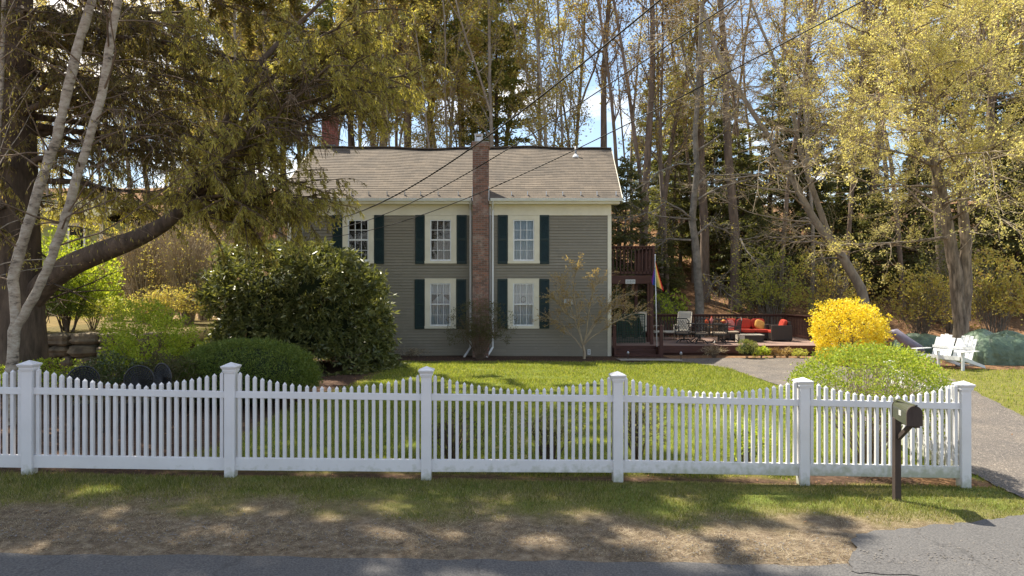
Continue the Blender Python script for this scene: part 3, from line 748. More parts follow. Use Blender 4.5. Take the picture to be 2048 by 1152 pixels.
# vent pipe
mb = MB(); x = PX(1151.5, 26.6); mb.tube([(x, 26.65, 7.4), (x, 26.65, 7.98)], .04, 10); vp = mb.build('vent_pipe', M['greymetal'], house, smooth=True)
mb = MB(); mb.tube([(x, 26.65, 7.52), (x, 26.65, 7.60), (x, 26.65, 7.68)], [.17, .11, .05], 12); mb.build('pipe_boot', M['whitepaint'], vp, smooth=True)
# downspouts
for (px, kick) in ((941, -1), (985.5, -1)):
    x = PX(px, 23.85); mb = MB(); x2 = PX(px, 23.62)
    mb.bar((x2, 23.62, 5.46), (x, 23.86, 5.2), .075, .06, (1, 0, 0)); mb.bar((x, 23.87, 5.22), (x, 23.87, .36), .07, .055, (0, 1, 0))
    mb.bar((x, 23.86, .38), (x + kick * .14, 23.6, .16), .07, .055, (0, 1, 0)); mb.bar((x + kick * .14, 23.61, .17), (x + kick * .2, 23.45, .07), .07, .055, (0, 1, 0))
    dn = mb.build('downspout', M['whitepaint'], house, bevel=.008)
mb = MB(); mb.box(CX1 + .03, CX1 + .05, 23.93, 23.98, .2, 5.3); mb.build('conduit', M['metal'], house)
# outlet box, hose bib
mb = MB(); x = PX(1178, 23.95); z = PZ(704, 23.95); mb.box(x - .05, x + .05, 23.93, 23.985, z - .09, z + .09); ob = mb.build('outlet_box', M['sash'], house)
mb = MB(); mb.box(x - .02, x + .02, 23.922, 23.929, z + .02, z + .06); mb.box(x - .02, x + .02, 23.922, 23.929, z - .05, z - .01); mb.build('outlet', M['black'], ob)
# electric mast with insulators
mb = MB(); mb.tube([(PX(605, 23.9), 23.93, 3.0), (PX(605, 23.9), 23.93, 4.95)], .03, 8); mb.build('service_mast', M['greymetal'], house)

def text_mesh(s, size, depth=.004):
    cu = bpy.data.curves.new('lettering', 'FONT'); cu.body = s; cu.size = size; cu.extrude = depth; cu.align_x = 'CENTER'; cu.align_y = 'CENTER'
    o = bpy.data.objects.new('lettering', cu); COL.objects.link(o); bpy.context.view_layer.update()
    me = bpy.data.meshes.new_from_object(o.evaluated_get(bpy.context.evaluated_depsgraph_get()))
    COL.objects.unlink(o); bpy.data.objects.remove(o); return me

# plaque on the wall
mb = MB(); x0, x1 = PX(1128, 23.93), PX(1146, 23.93); z0, z1 = PZ(609, 23.93), PZ(598.5, 23.93)
mb.box(x0, x1, 23.93, 23.97, z0, z1); mb.box(x0 + .012, x1 - .012, 23.925, 23.93, z0 + .012, z1 - .012)
pl = mb.build('wall_plaque', M['plaque']); tag(pl, 'small grey white plaque on the clapboards behind the bare little maple', 'plaque')
mb = MB(); mb.box(x0 + .03, x1 - .1, 23.921, 23.925, z0 + .05, z0 + .07); mb.box(x0 + .03, x1 - .03, 23.921, 23.925, z1 - .06, z1 - .045); mb.build('raised_lettering', M['greymetal'], pl)

# ------------------------------------------------------------------ wires
def wires():
    P1 = np.array([11.0, 1.5]); 
    data = {
     'A': ((-7.45), [(640,444),(702,430),(765,403),(813,380),(880,337.6),(942,296),(964,282),(1020,240),(1320,0)], .017, 'topmost twisted black service cable sloping from the house to upper right'),
     'B': ((-6.95), [(640,459),(702,452.5),(765,430),(827,402),(871,380),(974,324),(1020,296),(1170,201),(1326,97),(1467,2)], .011, 'middle black cable crossing the roof to upper right'),
     'C': ((-6.9), [(640,475),(687,471.5),(765,453),(859,427),(921,400),(975,379),(1060,341.5),(1149,300),(1218,267),(1333,208),(1513,118),(1703,12)], .010, 'lowest thin cable crossing the chimney to upper right')}
    for k, (x0, pts, rad, lab) in data.items():
        P0 = np.array([x0, 23.85]); T = []; Z = []
        for (px, py) in pts:
            u = (px - 1024) / F; # x0+t*dx = u*(y0+t*dy)
            dx, dy = P1 - P0; t = (u * P0[1] - P0[0]) / (dx - u * dy); Y = P0[1] + t * dy
            T.append(t); Z.append(2.45 + (576 - py) / F * Y)
        co = np.polyfit(T, Z, 3)
        ts = np.linspace(0, .9, 70); zz = np.polyval(co, ts)
        C = [(P0[0] + t * (P1 - P0)[0], P0[1] + t * (P1 - P0)[1], z) for t, z in zip(ts, zz)]
        mb = MB(); mb.tube(C, rad, 6)
        w = mb.build('overhead_cable', M['wire'], smooth=True); tag(w, lab, 'cable', 'service cables running to the house')
wires()

# ------------------------------------------------------------------ picket fences
PICK = {}
def picket_mesh(h, w=.04):
    mb = MB(); mb.box(-w/2, w/2, -w/2, w/2, 0, h - .03)
    z = h - .03; c = [(-w/2,-w/2,z),(w/2,-w/2,z),(w/2,w/2,z),(-w/2,w/2,z)]
    for i in range(4): mb.face([c[i], c[(i+1) % 4], (0, 0, h)])
    me = bpy.data.meshes.new('picket'); me.from_pydata(mb.v, [], mb.f); me.update(); me.materials.append(M['vinyl']); return me
def fence_post(root, x, y, ang, zb, zt):
    mb = MB(); h = .0635; mb.box(-h, h, -h, h, 0, zt - zb - .07)
    po = mb.build('post', M['vinylstain'], root, (x, y, zb), (0, 0, ang), bevel=.006)
    mb = MB(); z = zt - zb - .12
    mb.box(-.071, .071, -.071, .071, z, z + .02); mb.box(-.08, .08, -.08, .08, z + .02, z + .05)
    z += .05; a, b = .085, .098
    mb.hexa([(-a,-a,z),(a,-a,z),(a,a,z),(-a,a,z),(-b,-b,z+.025),(b,-b,z+.025),(b,b,z+.025),(-b,b,z+.025)])
    z += .025; c = [(-b,-b,z),(b,-b,z),(b,b,z),(-b,b,z)]
    mb.hexa([*c, (-b,-b,z+.012),(b,-b,z+.012),(b,b,z+.012),(-b,b,z+.012)]); z += .012
    c = [(-b,-b,z),(b,-b,z),(b,b,z),(-b,b,z)]
    for i in range(4): mb.face([c[i], c[(i+1) % 4], (0, 0, z + .045)])
    mb.build('post_cap', M['vinyl'], po, bevel=.002)
def fence_panel(root, p0, p1, zb0, zb1, n=25, scallop=.165, missing=()):
    p0 = np.array(p0); p1 = np.array(p1); d = p1 - p0; L = np.linalg.norm(d); u = d / L; ang = math.atan2(d[1], d[0])
    a = p0 + u * .06; b = p1 - u * .06
    mb = MB()
    for (z0, z1, th) in ((.10, .256, .05), (1.003, 1.086, .05)):
        n_ = np.array([-u[1], u[0]]) * th / 2; sec = 8
        lo = [(a - n_, zb0), (b - n_, zb1), (b + n_, zb1), (a + n_, zb0)]
        mb.hexa([(p[0], p[1], zb + z0) for p, zb in lo] + [(p[0], p[1], zb + z1) for p, zb in lo])
    fp = mb.build('fence_panel', M['vinylstain'], root, bevel=.004)
    L2 = L - .127
    for i in range(n):
        s = .0635 + L2 * (i + .5) / n; t = s / L; q = p0 + u * s; zb = zb0 + (zb1 - zb0) * t
        v = (i - (n - 1) / 2) / ((n - 1) / 2); hh = 1.164 + scallop * abs(v) ** 1.9 - .25
        if i in missing: hh -= .03
        key = round(hh, 3)
        if key not in PICK: PICK[key] = picket_mesh(key)
        link('picket', PICK[key], fp, (q[0], q[1], zb + .25), (0, 0, ang))
ff = thing('picket_fence', 'long white scalloped picket fence along the road verge', 'fence')
pxs = [-344, 59, 462, 853, 1235, 1606, 1927]; bots = [948, 954, 959, 962, 963, 969, 974]; tops = [719, 722, 726, 734, 744, 756, 763]
posts = []
for px, bo, to in zip(pxs, bots, tops):
    u = (px - 1024) / F; Y = 8.70 / (1 - .045 * u); X = u * Y
    posts.append((X, Y, PZ(bo, Y), PZ(to, Y)))
fang = math.atan(.045)
for (X, Y, zb, zt) in posts: fence_post(ff, X, Y, fang, zb - .03, zt)
for i in range(len(posts) - 1):
    a, b = posts[i], posts[i + 1]; n = 21 if i == 5 else 25
    fence_panel(ff, a[:2], b[:2], a[2] + .02, b[2] + .02, n, missing=((14,) if i == 1 else ()))
sf = thing('picket_fence', 'short white picket fence running back from the end post beside the driveway', 'fence')
e = posts[-1]; sp1 = (6.28, 11.35); sz1 = G(*sp1)
fence_post(sf, sp1[0], sp1[1], math.radians(83), sz1 - .02, sz1 + 1.42)
fence_panel(sf, (e[0] + .005, e[1] + .01), sp1, e[2] + .03, sz1 + .02, 25)
sp2 = (6.45, 13.7)

# ------------------------------------------------------------------ mailbox
def mailbox():
    X, Y = 4.665, 8.28; zg = PZ(1006, Y); r0 = thing('mailbox', 'dark green rounded mailbox on a dark square wooden post', 'mailbox', (X, Y, zg))
    zb = PZ(857, 7.82) ; zt = PZ(820, 7.82)
    H = .24; ztop_post = zb - zg + .02
    mb = MB(); mb.box(-.037, .037, -.037, .037, -.1, ztop_post + .02); po = mb.build('post', M['mailpost'], r0, bevel=.005)
    mb = MB(); mb.bar((.012, -.03, ztop_post - .22), (.012, -.27, ztop_post - .02), .045, .045); mb.bar((.01, .05, ztop_post - .01), (.01, -.40, ztop_post - .01), .07, .035); mb.build('brace', M['mailpost'], po)
    w = .086; hb = .135
    def prof(w_, e=0):
        p = [(-w_, -e), (w_, -e), (w_, hb)]
        p += [(w_ * math.cos(a), hb + w_ * math.sin(a)) for a in np.linspace(.2, math.pi - .2, 11)]; p.append((-w_, hb)); return p
    def extr(mb, P, y0, y1, z):
        a = [(x + off(y0), y0, q + z) for x, q in P]; b = [(x + off(y1), y1, q + z) for x, q in P]; n = len(P)
        for i in range(n): j = (i + 1) % n; mb.face([a[i], a[j], b[j], b[i]])
        mb.face(a[::-1]); mb.face(b)
    off = lambda y: .055 + .23 * y
    z = ztop_post + .01
    mb = MB(); extr(mb, prof(w), -.44, .06, z); body = mb.build('mailbox_body', M['mailbox'], r0, smooth=False)
    mb = MB(); extr(mb, prof(w + .006, .004), -.462, -.44, z); dr = mb.build('door', M['mailpost'], r0)
    mb = MB(); extr(mb, prof(w + .005, .003), .06, .072, z); mb.build('back_rim', M['mailpost'], r0)
    mb = MB(); mb.tube([(off(-.4), -.45, z + hb + w), (off(-.4), -.475, z + hb + w + .012)], .012, 6); mb.build('door_latch', M['black'], dr)
    mb = MB(); mb.hexa([(-w+off(q)-e_, q, zz) for zz in (z+.075, z+.135) for q, e_ in ((-.25,.003),(-.17,.003),(-.17,0),(-.25,0))]); nb = mb.build('number_sticker', M['plaque'], body)
    mb = MB(); 
    mb.box(-.02 , .02, -.38, .04, z + hb + w - .004, z + hb + w + .003)
    mb.build('rib', M['mailbox'], body)
mailbox()

# ------------------------------------------------------------------ deck
DZ = .386
def rail(mb, p0, p1, z, h=.95, post_sp=2.2, sp=.125, top=True):
    p0 = np.array(p0, float); p1 = np.array(p1, float); L = np.linalg.norm(p1 - p0); u = (p1 - p0) / L
    mb.bar((*p0, z + h), (*p1, z + h), .14, .035); mb.bar((*p0, z + h - .05), (*p1, z + h - .05), .035, .085); mb.bar((*p0, z + .12), (*p1, z + .12), .035, .085)
    n = int(L / sp)
    for i in range(1, n):
        q = p0 + u * (i * L / n); mb.bar((q[0], q[1], z + .05), (q[0], q[1], z + h - .02), .035, .035, (0, 1, 0))
    m = max(1, int(round(L / post_sp)))
    for i in range(m + 1):
        q = p0 + u * (i * L / m); mb.bar((q[0], q[1], z - .15), (q[0], q[1], z + h - .01), .09, .09, (0, 1, 0))
deck = thing('deck', 'low red brown stained deck with railing and steps beside the house', 'deck', (0, 0, 0))
mb = MB(); x = 3.55; r_ = random.Random(2)
y = 24.5
while y < 28.7:
    mb.box(3.52, 11.9, y, y + .135, DZ - .035, DZ + r_.uniform(-.002, .002)); y += .14
mb.build('floor', M['deckfloor'], deck)
mb = MB(); mb.box(3.52, 11.88, 24.47, 24.5, DZ - .26, DZ - .002); mb.box(3.52, 11.85, 24.6, 24.64, -.2, DZ - .04); mb.box(3.52, 11.85, 28.6, 28.64, -.2, DZ - .04); mb.box(11.8, 11.86, 24.7, 28.6, -.2, DZ - .04); mb.build('skirt', M['wood'], deck)
mb = MB(); rail(mb, (3.6, 28.62), (11.45, 28.62), DZ); mb.build('railing', M['wood'], deck)
mb = MB(); rail(mb, (11.5, 28.55), (11.95, 25.2), DZ, sp=.115); mb.build('railing', M['wood'], deck)
for k, (y0, zt) in enumerate(((24.12, DZ - .13), (23.78, DZ - .27))):
    mb = MB(); mb.box(3.56, 5.12, y0, y0 + .36, zt - .04, zt); mb.box(3.58, 5.10, y0 + .02, y0 + .05, zt - .16, zt - .041); mb.build('step', M['wood'], deck)
mb = MB(); mb.box(3.53, 3.56, 23.8, 24.47, -.05, DZ - .02); mb.box(5.12, 5.15, 23.8, 24.47, -.05, DZ - .02); mb.build('stringer', M['wood'], deck)
for px in (1228.5, 1322):
    X = PX(px, 23.9); mb = MB(); mb.box(X - .055, X + .055, 23.8, 23.91, -.1, PZ(652, 23.9)); mb.hexa([(X-.07,23.785,PZ(652,23.9)),(X+.07,23.785,PZ(652,23.9)),(X+.07,23.925,PZ(652,23.9)),(X-.07,23.925,PZ(652,23.9)),(X-.03,23.83,PZ(649,23.9)),(X+.03,23.83,PZ(649,23.9)),(X+.03,23.88,PZ(649,23.9)),(X-.03,23.88,PZ(649,23.9))])
    mb.build('newel_post', M['wood'], deck)
# balcony
bal = thing('balcony', 'dark red brown upper balcony on posts at the right side of the house', 'balcony')
by0, by1 = 24.9, 28.2; bx1 = PX(1307, by0); bz = PZ(552, by0)
mb = MB(); mb.box(3.5, bx1, by0, by1, bz - .04, bz); mb.build('floor', M['wood'], bal)
mb = MB(); mb.box(3.5, bx1 + .02, by0 - .04, by0 - .001, bz - .28, bz + .02); mb.box(3.5, bx1, by1 - .04, by1, bz - .28, bz - .041); mb.box(bx1 - .02, bx1 + .02, by0, by1, bz - .28, bz - .041); mb.build('beam', M['wood'], bal)
hb = PZ(493, by0) - bz
mb = MB(); rail(mb, (3.55, by0), (bx1, by0), bz, hb, 3); mb.build('railing', M['wood'], bal)
mb = MB(); rail(mb, (bx1, by0 + .1), (bx1, by1), bz, hb, 1.7); mb.build('railing', M['wood'], bal)
for (X, Y) in ((bx1 - .06, by0 + .05), (bx1 - .06, by1 - .1), (4.6, by1 - .1), (PX(1297, 26.2), 26.2)):
    mb = MB(); mb.box(X - .06, X + .06, Y - .06, Y + .06, DZ, bz - .282 if Y < 25 or Y > 28 else bz - .042); mb.build('post', M['wood'], bal)
# house number sign
x0, x1 = PX(1251, by0 - .06), PX(1270.5, by0 - .06); z0, z1 = PZ(567.5, by0 - .06), PZ(559, by0 - .06)
mb = MB(); mb.box(x0, x1, by0 - .07, by0 - .042, z0, z1); sg = mb.build('house_number_sign', M['plaque']); tag(sg, 'white rectangular house number sign on the balcony beam', 'sign')
tm = text_mesh('31819', .125, .002); tm.materials.append(M['greymetal'])
link('number_lettering', tm, sg, ((x0 + x1) / 2, by0 - .074, (z0 + z1) / 2), (math.radians(90), 0, 0))
# lattice screen
def lattice():
    o = thing('lattice_screen', 'dark green plastic lattice screen beside the deck steps', 'screen', (PX(1262, 25.6), 25.6, DZ))
    w = (PX(1289, 25.6) - PX(1235, 25.6)) / 2; h = PZ(630, 25.6) - DZ
    mb = MB(); n = 16
    for i in range(n + 1): x = -w + 2 * w * i / n; mb.box(x - .011, x + .011, -.006, .006, 0, h)
    mb.build('vertical_slats', M['lattice'], o)
    mb = MB(); n = 18
    for i in range(n + 1): z = h * i / n; mb.box(-w, w, .0065, .018, z - .011, z + .011)
    mb.build('horizontal_slats', M['lattice'], o)
    mb = MB(); mb.box(-w - .03, -w, -.02, .03, 0, h + .02); mb.box(w, w + .03, -.02, .03, 0, h + .02); mb.box(-w, w, -.02, .03, h + .011, h + .04); mb.build('frame', M['lattice'], o)
lattice()
# flag
def flag():
    X, Y = PX(1313, 24.4), 24.3; zt = PZ(511, Y)
    o = thing('flagpole', 'thin white flagpole at the front of the deck holding a rainbow flag', 'flagpole', (X, Y, .35))
    dx = PX(1310, Y) - X
    mb = MB(); mb.tube([(0, 0, -.35), (dx, 0, zt - .35)], .018, 8); mb.build('pole', M['whitepaint'], o, smooth=True)
    mb = MB(); mb.tube([(dx, 0, zt - .37), (dx, 0, zt - .33), (dx, 0, zt - .30)], [.02, .035, .005], 8); mb.build('finial', M['whitepaint'], o, smooth=True)
    cols = [(.60, .03, .03), (.80, .40, .10), (.80, .68, .18), (.30, .50, .12), (.02, .07, .35), (.16, .02, .22)]
    mats = [mat('flag_' + n, c, .8) for n, c in zip(('red', 'orange', 'yellow', 'green', 'blue', 'violet'), cols)]
    # draped flag: stripes fold down from the hoist point
    top = np.array([PX(1309.5, Y), Y - .03, PZ(527, Y)])
    lower = [(1328, 583), (1324, 579), (1319.5, 576), (1313.5, 573), (1309.5, 571), (1305, 569), (1302.5, 562)]
    mb = MB(); N = 12
    hoist = [(1310.5, 521), (1310.6, 524), (1310.8, 528), (1311, 532), (1310.5, 535), (1309.5, 537), (1308, 539)]
    def P(s, t):  # s stripe border 0..6, t 0..1
        i = int(min(5.999, s)); f = s - i
        hx = hoist[i][0] * (1 - f) + hoist[i+1][0] * f; hy = hoist[i][1] * (1 - f) + hoist[i+1][1] * f
        lx = lower[i][0] * (1 - f) + lower[i+1][0] * f; ly = lower[i][1] * (1 - f) + lower[i+1][1] * f
        px = hx + (lx - hx) * t; py = hy + (ly - hy) * t
        yy = Y - .05 + .09 * math.sin(s * 1.9 + t * 1.2) * t + .03
        return (PX(px, yy), yy, PZ(py, yy))
    for s in range(6):
        mb.cur = s
        for q in range(4):
            for k in range(N):
                mb.face([P(s + q/4, k/N), P(s + (q+1)/4, k/N), P(s + (q+1)/4, (k+1)/N), P(s + q/4, (k+1)/N)])
    fl = mb.build('flag', mats, None, smooth=True)
    tag(fl, 'rainbow striped flag hanging limp from the white pole', 'flag')
flag()

# ------------------------------------------------------------------ deck furniture
def cushion(mb, x0, x1, y0, y1, z0, z1, k=5, puff=.25):
    """rounded box"""
    n = 8; c = Vector(((x0+x1)/2, (y0+y1)/2, (z0+z1)/2)); h = Vector(((x1-x0)/2, (y1-y0)/2, (z1-z0)/2)); base = len(mb.v)
    pts = {}
    def P(a, b, axis, sg):
        v = [0, 0, 0]; v[axis] = sg; v[(axis+1) % 3] = a; v[(axis+2) % 3] = b
        l = (abs(v[0])**k + abs(v[1])**k + abs(v[2])**k) ** (1 / k)
        return (c.x + v[0] / l * h.x, c.y + v[1] / l * h.y, c.z + v[2] / l * h.z)
    for axis in range(3):
        for sg in (-1, 1):
            for i in range(n):
                for j in range(n):
                    a0, a1 = -1 + 2*i/n, -1 + 2*(i+1)/n; b0, b1 = -1 + 2*j/n, -1 + 2*(j+1)/n
                    q = [P(a0, b0, axis, sg), P(a1, b0, axis, sg), P(a1, b1, axis, sg), P(a0, b1, axis, sg)]
                    if sg < 0: q.reverse()
                    mb.face(q)
def sofa():
    Y = 26.8; x0, x1 = PX(1449, Y), PX(1552, Y) - .08; w = x1 - x0
    o = thing('sofa', 'dark wicker outdoor sofa with coral red cushions', 'sofa', (x0, Y, DZ))
    mb = MB(); mb.box(.1, w - .1, 0, .85, .06, .30); mb.build('base', M['wicker'], o, bevel=.01)
    mb = MB(); mb.box(0, .13, 0, .85, .04, .62); mb.build('armrest', M['wicker'], o, bevel=.012)
    mb = MB(); mb.box(w - .13, w, 0, .85, .04, .62); mb.build('armrest', M['wicker'], o, bevel=.012)
    mb = MB(); mb.box(.13, w - .13, .78, .88, .3, .75); mb.build('backrest', M['wicker'], o, bevel=.01)
    cw = (w - .28) / 3
    for i in range(3):
        a = .14 + i * cw
        mb = MB(); cushion(mb, a + .005, a + cw - .005, .02, .7, .30, .44, 6); mb.build('seat_cushion', M['red'], o, smooth=True)
        mb = MB(); cushion(mb, a, a + cw, -.08, .10, -.2, .2, 4); b = mb.build('back_cushion', M['red'], o, (0, .62, .64), (math.radians(-12), 0, 0), smooth=True)
    for (xx, m_, rz, lab, tag_) in ((w - .42, 'yellowpillow', .5, 'bright yellow square pillow at the right end of the red sofa', 1), (.30, 'pinkpillow', -.35, 'pink square pillow at the left end of the red sofa', 2)):
        mb = MB(); cushion(mb, -.22, .22, -.07, .07, -.2, .2, 3); p = mb.build('throw_pillow', M[m_], None, (x0 + xx, Y + .38, DZ + .60), (math.radians(-22), .35 if tag_ == 1 else -.3, rz * .3), smooth=True)
        tag(p, lab, 'pillow')
sofa()
def armchair():
    Y = 26.3; x0, x1 = PX(1544, Y), PX(1585, Y); w = x1 - x0
    o = thing('wicker_armchair', 'dark wicker armchair with one red back cushion facing the sofa', 'armchair', (x0, Y, DZ))
    mb = MB(); mb.box(0, w, 0, .13, .05, .62); mb.build('armrest', M['wicker'], o, bevel=.012)
    mb = MB(); mb.box(0, w, .68, .81, .05, .62); mb.build('armrest', M['wicker'], o, bevel=.012)
    mb = MB(); mb.box(.03, w - .1, .13, .68, .08, .30); mb.build('base', M['wicker'], o)
    mb = MB(); mb.box(w - .1, w, .13, .68, .08, .76); mb.build('backrest', M['wicker'], o, bevel=.01)
    mb = MB(); cushion(mb, .03, w - .12, .14, .67, .30, .43, 6); mb.build('seat_cushion', M['red'], o, smooth=True)
    mb = MB(); cushion(mb, -.09, .09, -.25, .25, -.22, .22, 4); mb.build('back_cushion', M['red'], o, (w - .22, .405, .62), (0, math.radians(18), 0), smooth=True)
    for x in (.06, w - .06):
        for y in (.06, .75): 
            mb = MB(); mb.box(x - .03, x + .03, y - .03, y + .03, 0, .05); mb.build('foot', M['black'], o)
armchair()
def coffee_table():
    Y = 25.9; x0 = PX(1479, Y); 
    o = thing('coffee_table', 'low pale table with a light side panel in front of the red sofa', 'table', (x0, Y, DZ))
    mb = MB(); mb.box(0, .95, 0, .5, .26, .29); mb.build('tabletop', M['beige'], o, bevel=.004)
    mb = MB(); mb.box(0.005, .2, .005, .49, .0, .258); mb.build('side_panel', M['beige'], o)
    mb = MB(); mb.box(.22, .93, .03, .47, .02, .258); mb.build('base', M['wicker'], o)
coffee_table()
def sling_chair(X, Y, rz, lab, tilt=25):
    o = thing('lounge_chair', lab, 'lounge chair', (X, Y, DZ), rz, None)
    mb = MB(); N = 10
    prof = [(-.45, .34), (-.2, .36), (.1, .33), (.25, .36), (.35, .55), (.45, .8), (.5, 1.0), (.54, 1.08)]
    for i in range(len(prof) - 1):
        (a, b), (c, d) = prof[i], prof[i+1]
        mb.hexa([(-.24,a,b),(.24,a,b),(.24,a,b+.03),(-.24,a,b+.03),(-.24,c,d),(.24,c,d),(.24,c-.02,d+.03),(-.24,c-.02,d+.03)])
    mb.build('sling', M['beige'], o)
    for s in (-1, 1):
        mb = MB(); mb.tube([(s*.27, -.45, .33), (s*.27, .25, .34), (s*.27, .54, 1.08)], .018, 6); mb.tube([(s*.27, -.3, 0), (s*.29, -.25, .55), (s*.29, .3, .56)], .016, 6); mb.tube([(s*.27, .2, .55), (s*.27, .5, 0)], .016, 6)
        mb.build('side_frame', M['beige'], o, smooth=True)
        mb = MB(); mb.box(s*.29 - .03, s*.29 + .03, -.28, .25, .555, .58); mb.build('armrest', M['beige'], o, bevel=.005)
sling_chair(PX(1365, 27.6), 27.6, math.radians(-25), 'cream sling lounge chair with curved tall back behind the dark dining set')
sling_chair(PX(1306, 27.0), 27.0, math.radians(35), 'cream lounge chair half hidden by the balcony post')
mb = MB(); cushion(mb, -.35, .35, -.3, .3, .28, .36, 6); ot = thing('ottoman', 'low cream ottoman between the two lounge chairs', 'ottoman', (PX(1340, 27.2), 27.2, DZ)); mb.build('cushion', M['beige'], ot, smooth=True)
mb = MB()
for x in (-.3, .3):
    for y in (-.25, .25): mb.tube([(x, y, 0), (x, y, .3)], .015, 6)
mb.build('frame', M['black'], ot)
def patio_chair(X, Y, rz, lab):
    o = thing('patio_chair', lab, 'patio chair', (X, Y, DZ), rz)
    mb = MB(); cushion(mb, -.26, .26, -.27, .25, .36, .44, 5); mb.build('seat_cushion', M['tancush'], o, smooth=True)
    mb = MB(); mb.tube([(-.26, .24, .34), (-.27, .30, .84), (-.2, .33, .93), (.2, .33, .93), (.27, .30, .84), (.26, .24, .34)], .02, 6)
    for i in range(-4, 5):
        for s in (-1, 1):
            a, b = -.24 + (i + 4) * .06, -.24 + (i + 4) * .06 + s * .22
            x1 = max(-.25, min(.25, b)); t = (x1 - a) / (b - a); mb.bar((a, .26, .42), (x1, .26 + .07 * t, .42 + .46 * t), .012, .012)
    mb.build('lattice_back', M['black'], o)
    mb = MB()
    for s in (-1, 1): mb.tube([(s*.27, -.24, .34), (s*.29, -.26, .60), (s*.29, .05, .63), (s*.28, .27, .6)], .017, 6)
    mb.build('arm_frame', M['black'], o, smooth=True)
    mb = MB(); mb.box(-.26, .26, -.27, .25, .325, .36); mb.tube([(0, 0, .1), (0, 0, .33)], .035, 8)
    for k in range(4):
        a = k * math.pi / 2 + .78; mb.tube([(0, 0, .12), (.18 * math.cos(a), .18 * math.sin(a), .14), (.32 * math.cos(a), .32 * math.sin(a), .02)], .018, 6)
    mb.build('swivel_base', M['black'], o)
patio_chair(PX(1368, 25.6), 25.6, math.radians(150), 'dark lattice backed patio chair at the left end of the dining table')
patio_chair(PX(1400, 25.3), 25.3, math.radians(182), 'dark lattice backed patio chair at the near side left of the dining table')
patio_chair(PX(1437, 25.25), 25.25, math.radians(176), 'dark lattice backed patio chair at the near side right of the dining table')
patio_chair(PX(1462, 25.9), 25.9, math.radians(-85), 'dark patio chair with pale cushion at the right end of the dining table')
def dining():
    X, Y = PX(1417, 26.2), 26.2
    o = thing('dining_table', 'black cast metal oval dining table on the deck', 'table', (X, Y, DZ))
    mb = MB(); n = 28
    for z0, z1 in ((.68, .705),):
        a = [(.85 * math.cos(t), .5 * math.sin(t)) for t in np.linspace(0, 2*math.pi, n, endpoint=False)]
        mb.face([(x, y, z1) for x, y in a]); mb.face([(x, y, z0) for x, y in a][::-1])
        for i in range(n): j = (i+1) % n; mb.face([(*a[i], z0), (*a[j], z0), (*a[j], z1), (*a[i], z1)])
    mb.build('tabletop', M['black'], o)
    for sx in (-.5, .5):
        for sy in (-.25, .25): 
            mb = MB(); mb.tube([(sx, sy, .69), (sx * 1.1, sy * 1.1, .4), (sx * .9, sy * .9, .15), (sx * 1.2, sy * 1.3, 0)], .022, 6); mb.build('leg', M['black'], o, smooth=True)
    for (px, lab, h) in ((1412, 'left red bottle shaped lantern on the black dining table', .2), (1421.5, 'tall pinkish red lantern on the black dining table', .26)):
        l = thing('lantern', lab, 'lantern', (PX(px, Y), Y - .1, DZ + .706))
        mb = MB(); mb.tube([(0,0,0),(0,0,.02),(0,0,h*.6),(0,0,h*.8),(0,0,h)], [.06,.075,.07,.03,.025], 10); mb.build('glass_body', M['orange'] if h < .25 else M['pinkpillow'], l, smooth=True)
        mb = MB(); mb.tube([(0,0,h),(0,0,h+.03)], [.03,.03], 8); mb.build('lid', M['orange'], l)
    l = thing('bowl', 'small orange bowl on the right of the black dining table', 'bowl', (PX(1445, Y), Y - .1, DZ + .706))
    mb = MB(); mb.tube([(0,0,0),(0,0,.05),(0,0,.1)], [.05,.09,.1], 12); mb.build('bowl_body', M['orange'], l, smooth=True)
    mb = MB(); cushion(mb, -.06, .06, -.06, .06, .06, .15, 2); mb.build('fruit', M['yellowpillow'], l, smooth=True)
dining()

# ------------------------------------------------------------------ right yard: adirondack settee, tarps, hull
def adirondack():
    X, Y = PX(1893, 21.0), 21.0; zg = G(X, Y)
    o = thing('adirondack_settee', 'white double adirondack settee turned towards the driveway', 'garden bench', (X, Y, zg), math.radians(-62)); o.scale = (1.02, 1.02, .98)
    W2 = .62
    for cxx in (-.31, .31):
        mb = MB()
        for i in range(5):
            x = cxx + (i - 2) * .115; top = 1.02 - .028 * (i - 2) ** 2
            mb.hexa([(x-.05,.22,.26),(x+.05,.22,.26),(x+.05,.245,.26),(x-.05,.245,.26),(x-.053,.22+.36*(top-.26)/.8,top),(x+.053,.22+.36*(top-.26)/.8,top),(x+.053,.245+.36*(top-.26)/.8,top),(x-.053,.245+.36*(top-.26)/.8,top)])
        mb.build('fan_backrest', M['whitepaint'], o)
    mb = MB()
    for i in range(6): y = -.42 + i * .115; z = .40 - .025 * i; mb.hexa([(-W2,y,z),(W2,y,z),(W2,y+.1,z-.02),(-W2,y+.1,z-.02),(-W2,y,z+.02),(W2,y,z+.02),(W2,y+.1,z),(-W2,y+.1,z)])
    mb.box(-W2, W2, -.45, -.43, .3, .42); mb.build('seat', M['whitepaint'], o)
    for x in (-W2 - .07, 0, W2 + .07):
        mb = MB(); mb.box(x - .075, x + .075, -.52, .3, .55, .572); mb.build('armrest', M['whitepaint'], o, bevel=.004)
        mb = MB(); mb.box(x - .02, x + .02, -.46, -.35, 0, .55); mb.build('leg', M['whitepaint'], o)
        mb = MB(); mb.hexa([(x-.018,-.34,.28),(x+.018,-.34,.28),(x+.018,-.34,.40),(x-.018,-.34,.40),(x-.018,.75,0),(x+.018,.75,0),(x+.018,.7,.1),(x-.018,.7,.1)]); mb.build('side_rail', M['whitepaint'], o)
    mb = MB(); mb.box(-W2, W2, .34, .37, .58, .66); mb.build('back_rail', M['whitepaint'], o)
adirondack()
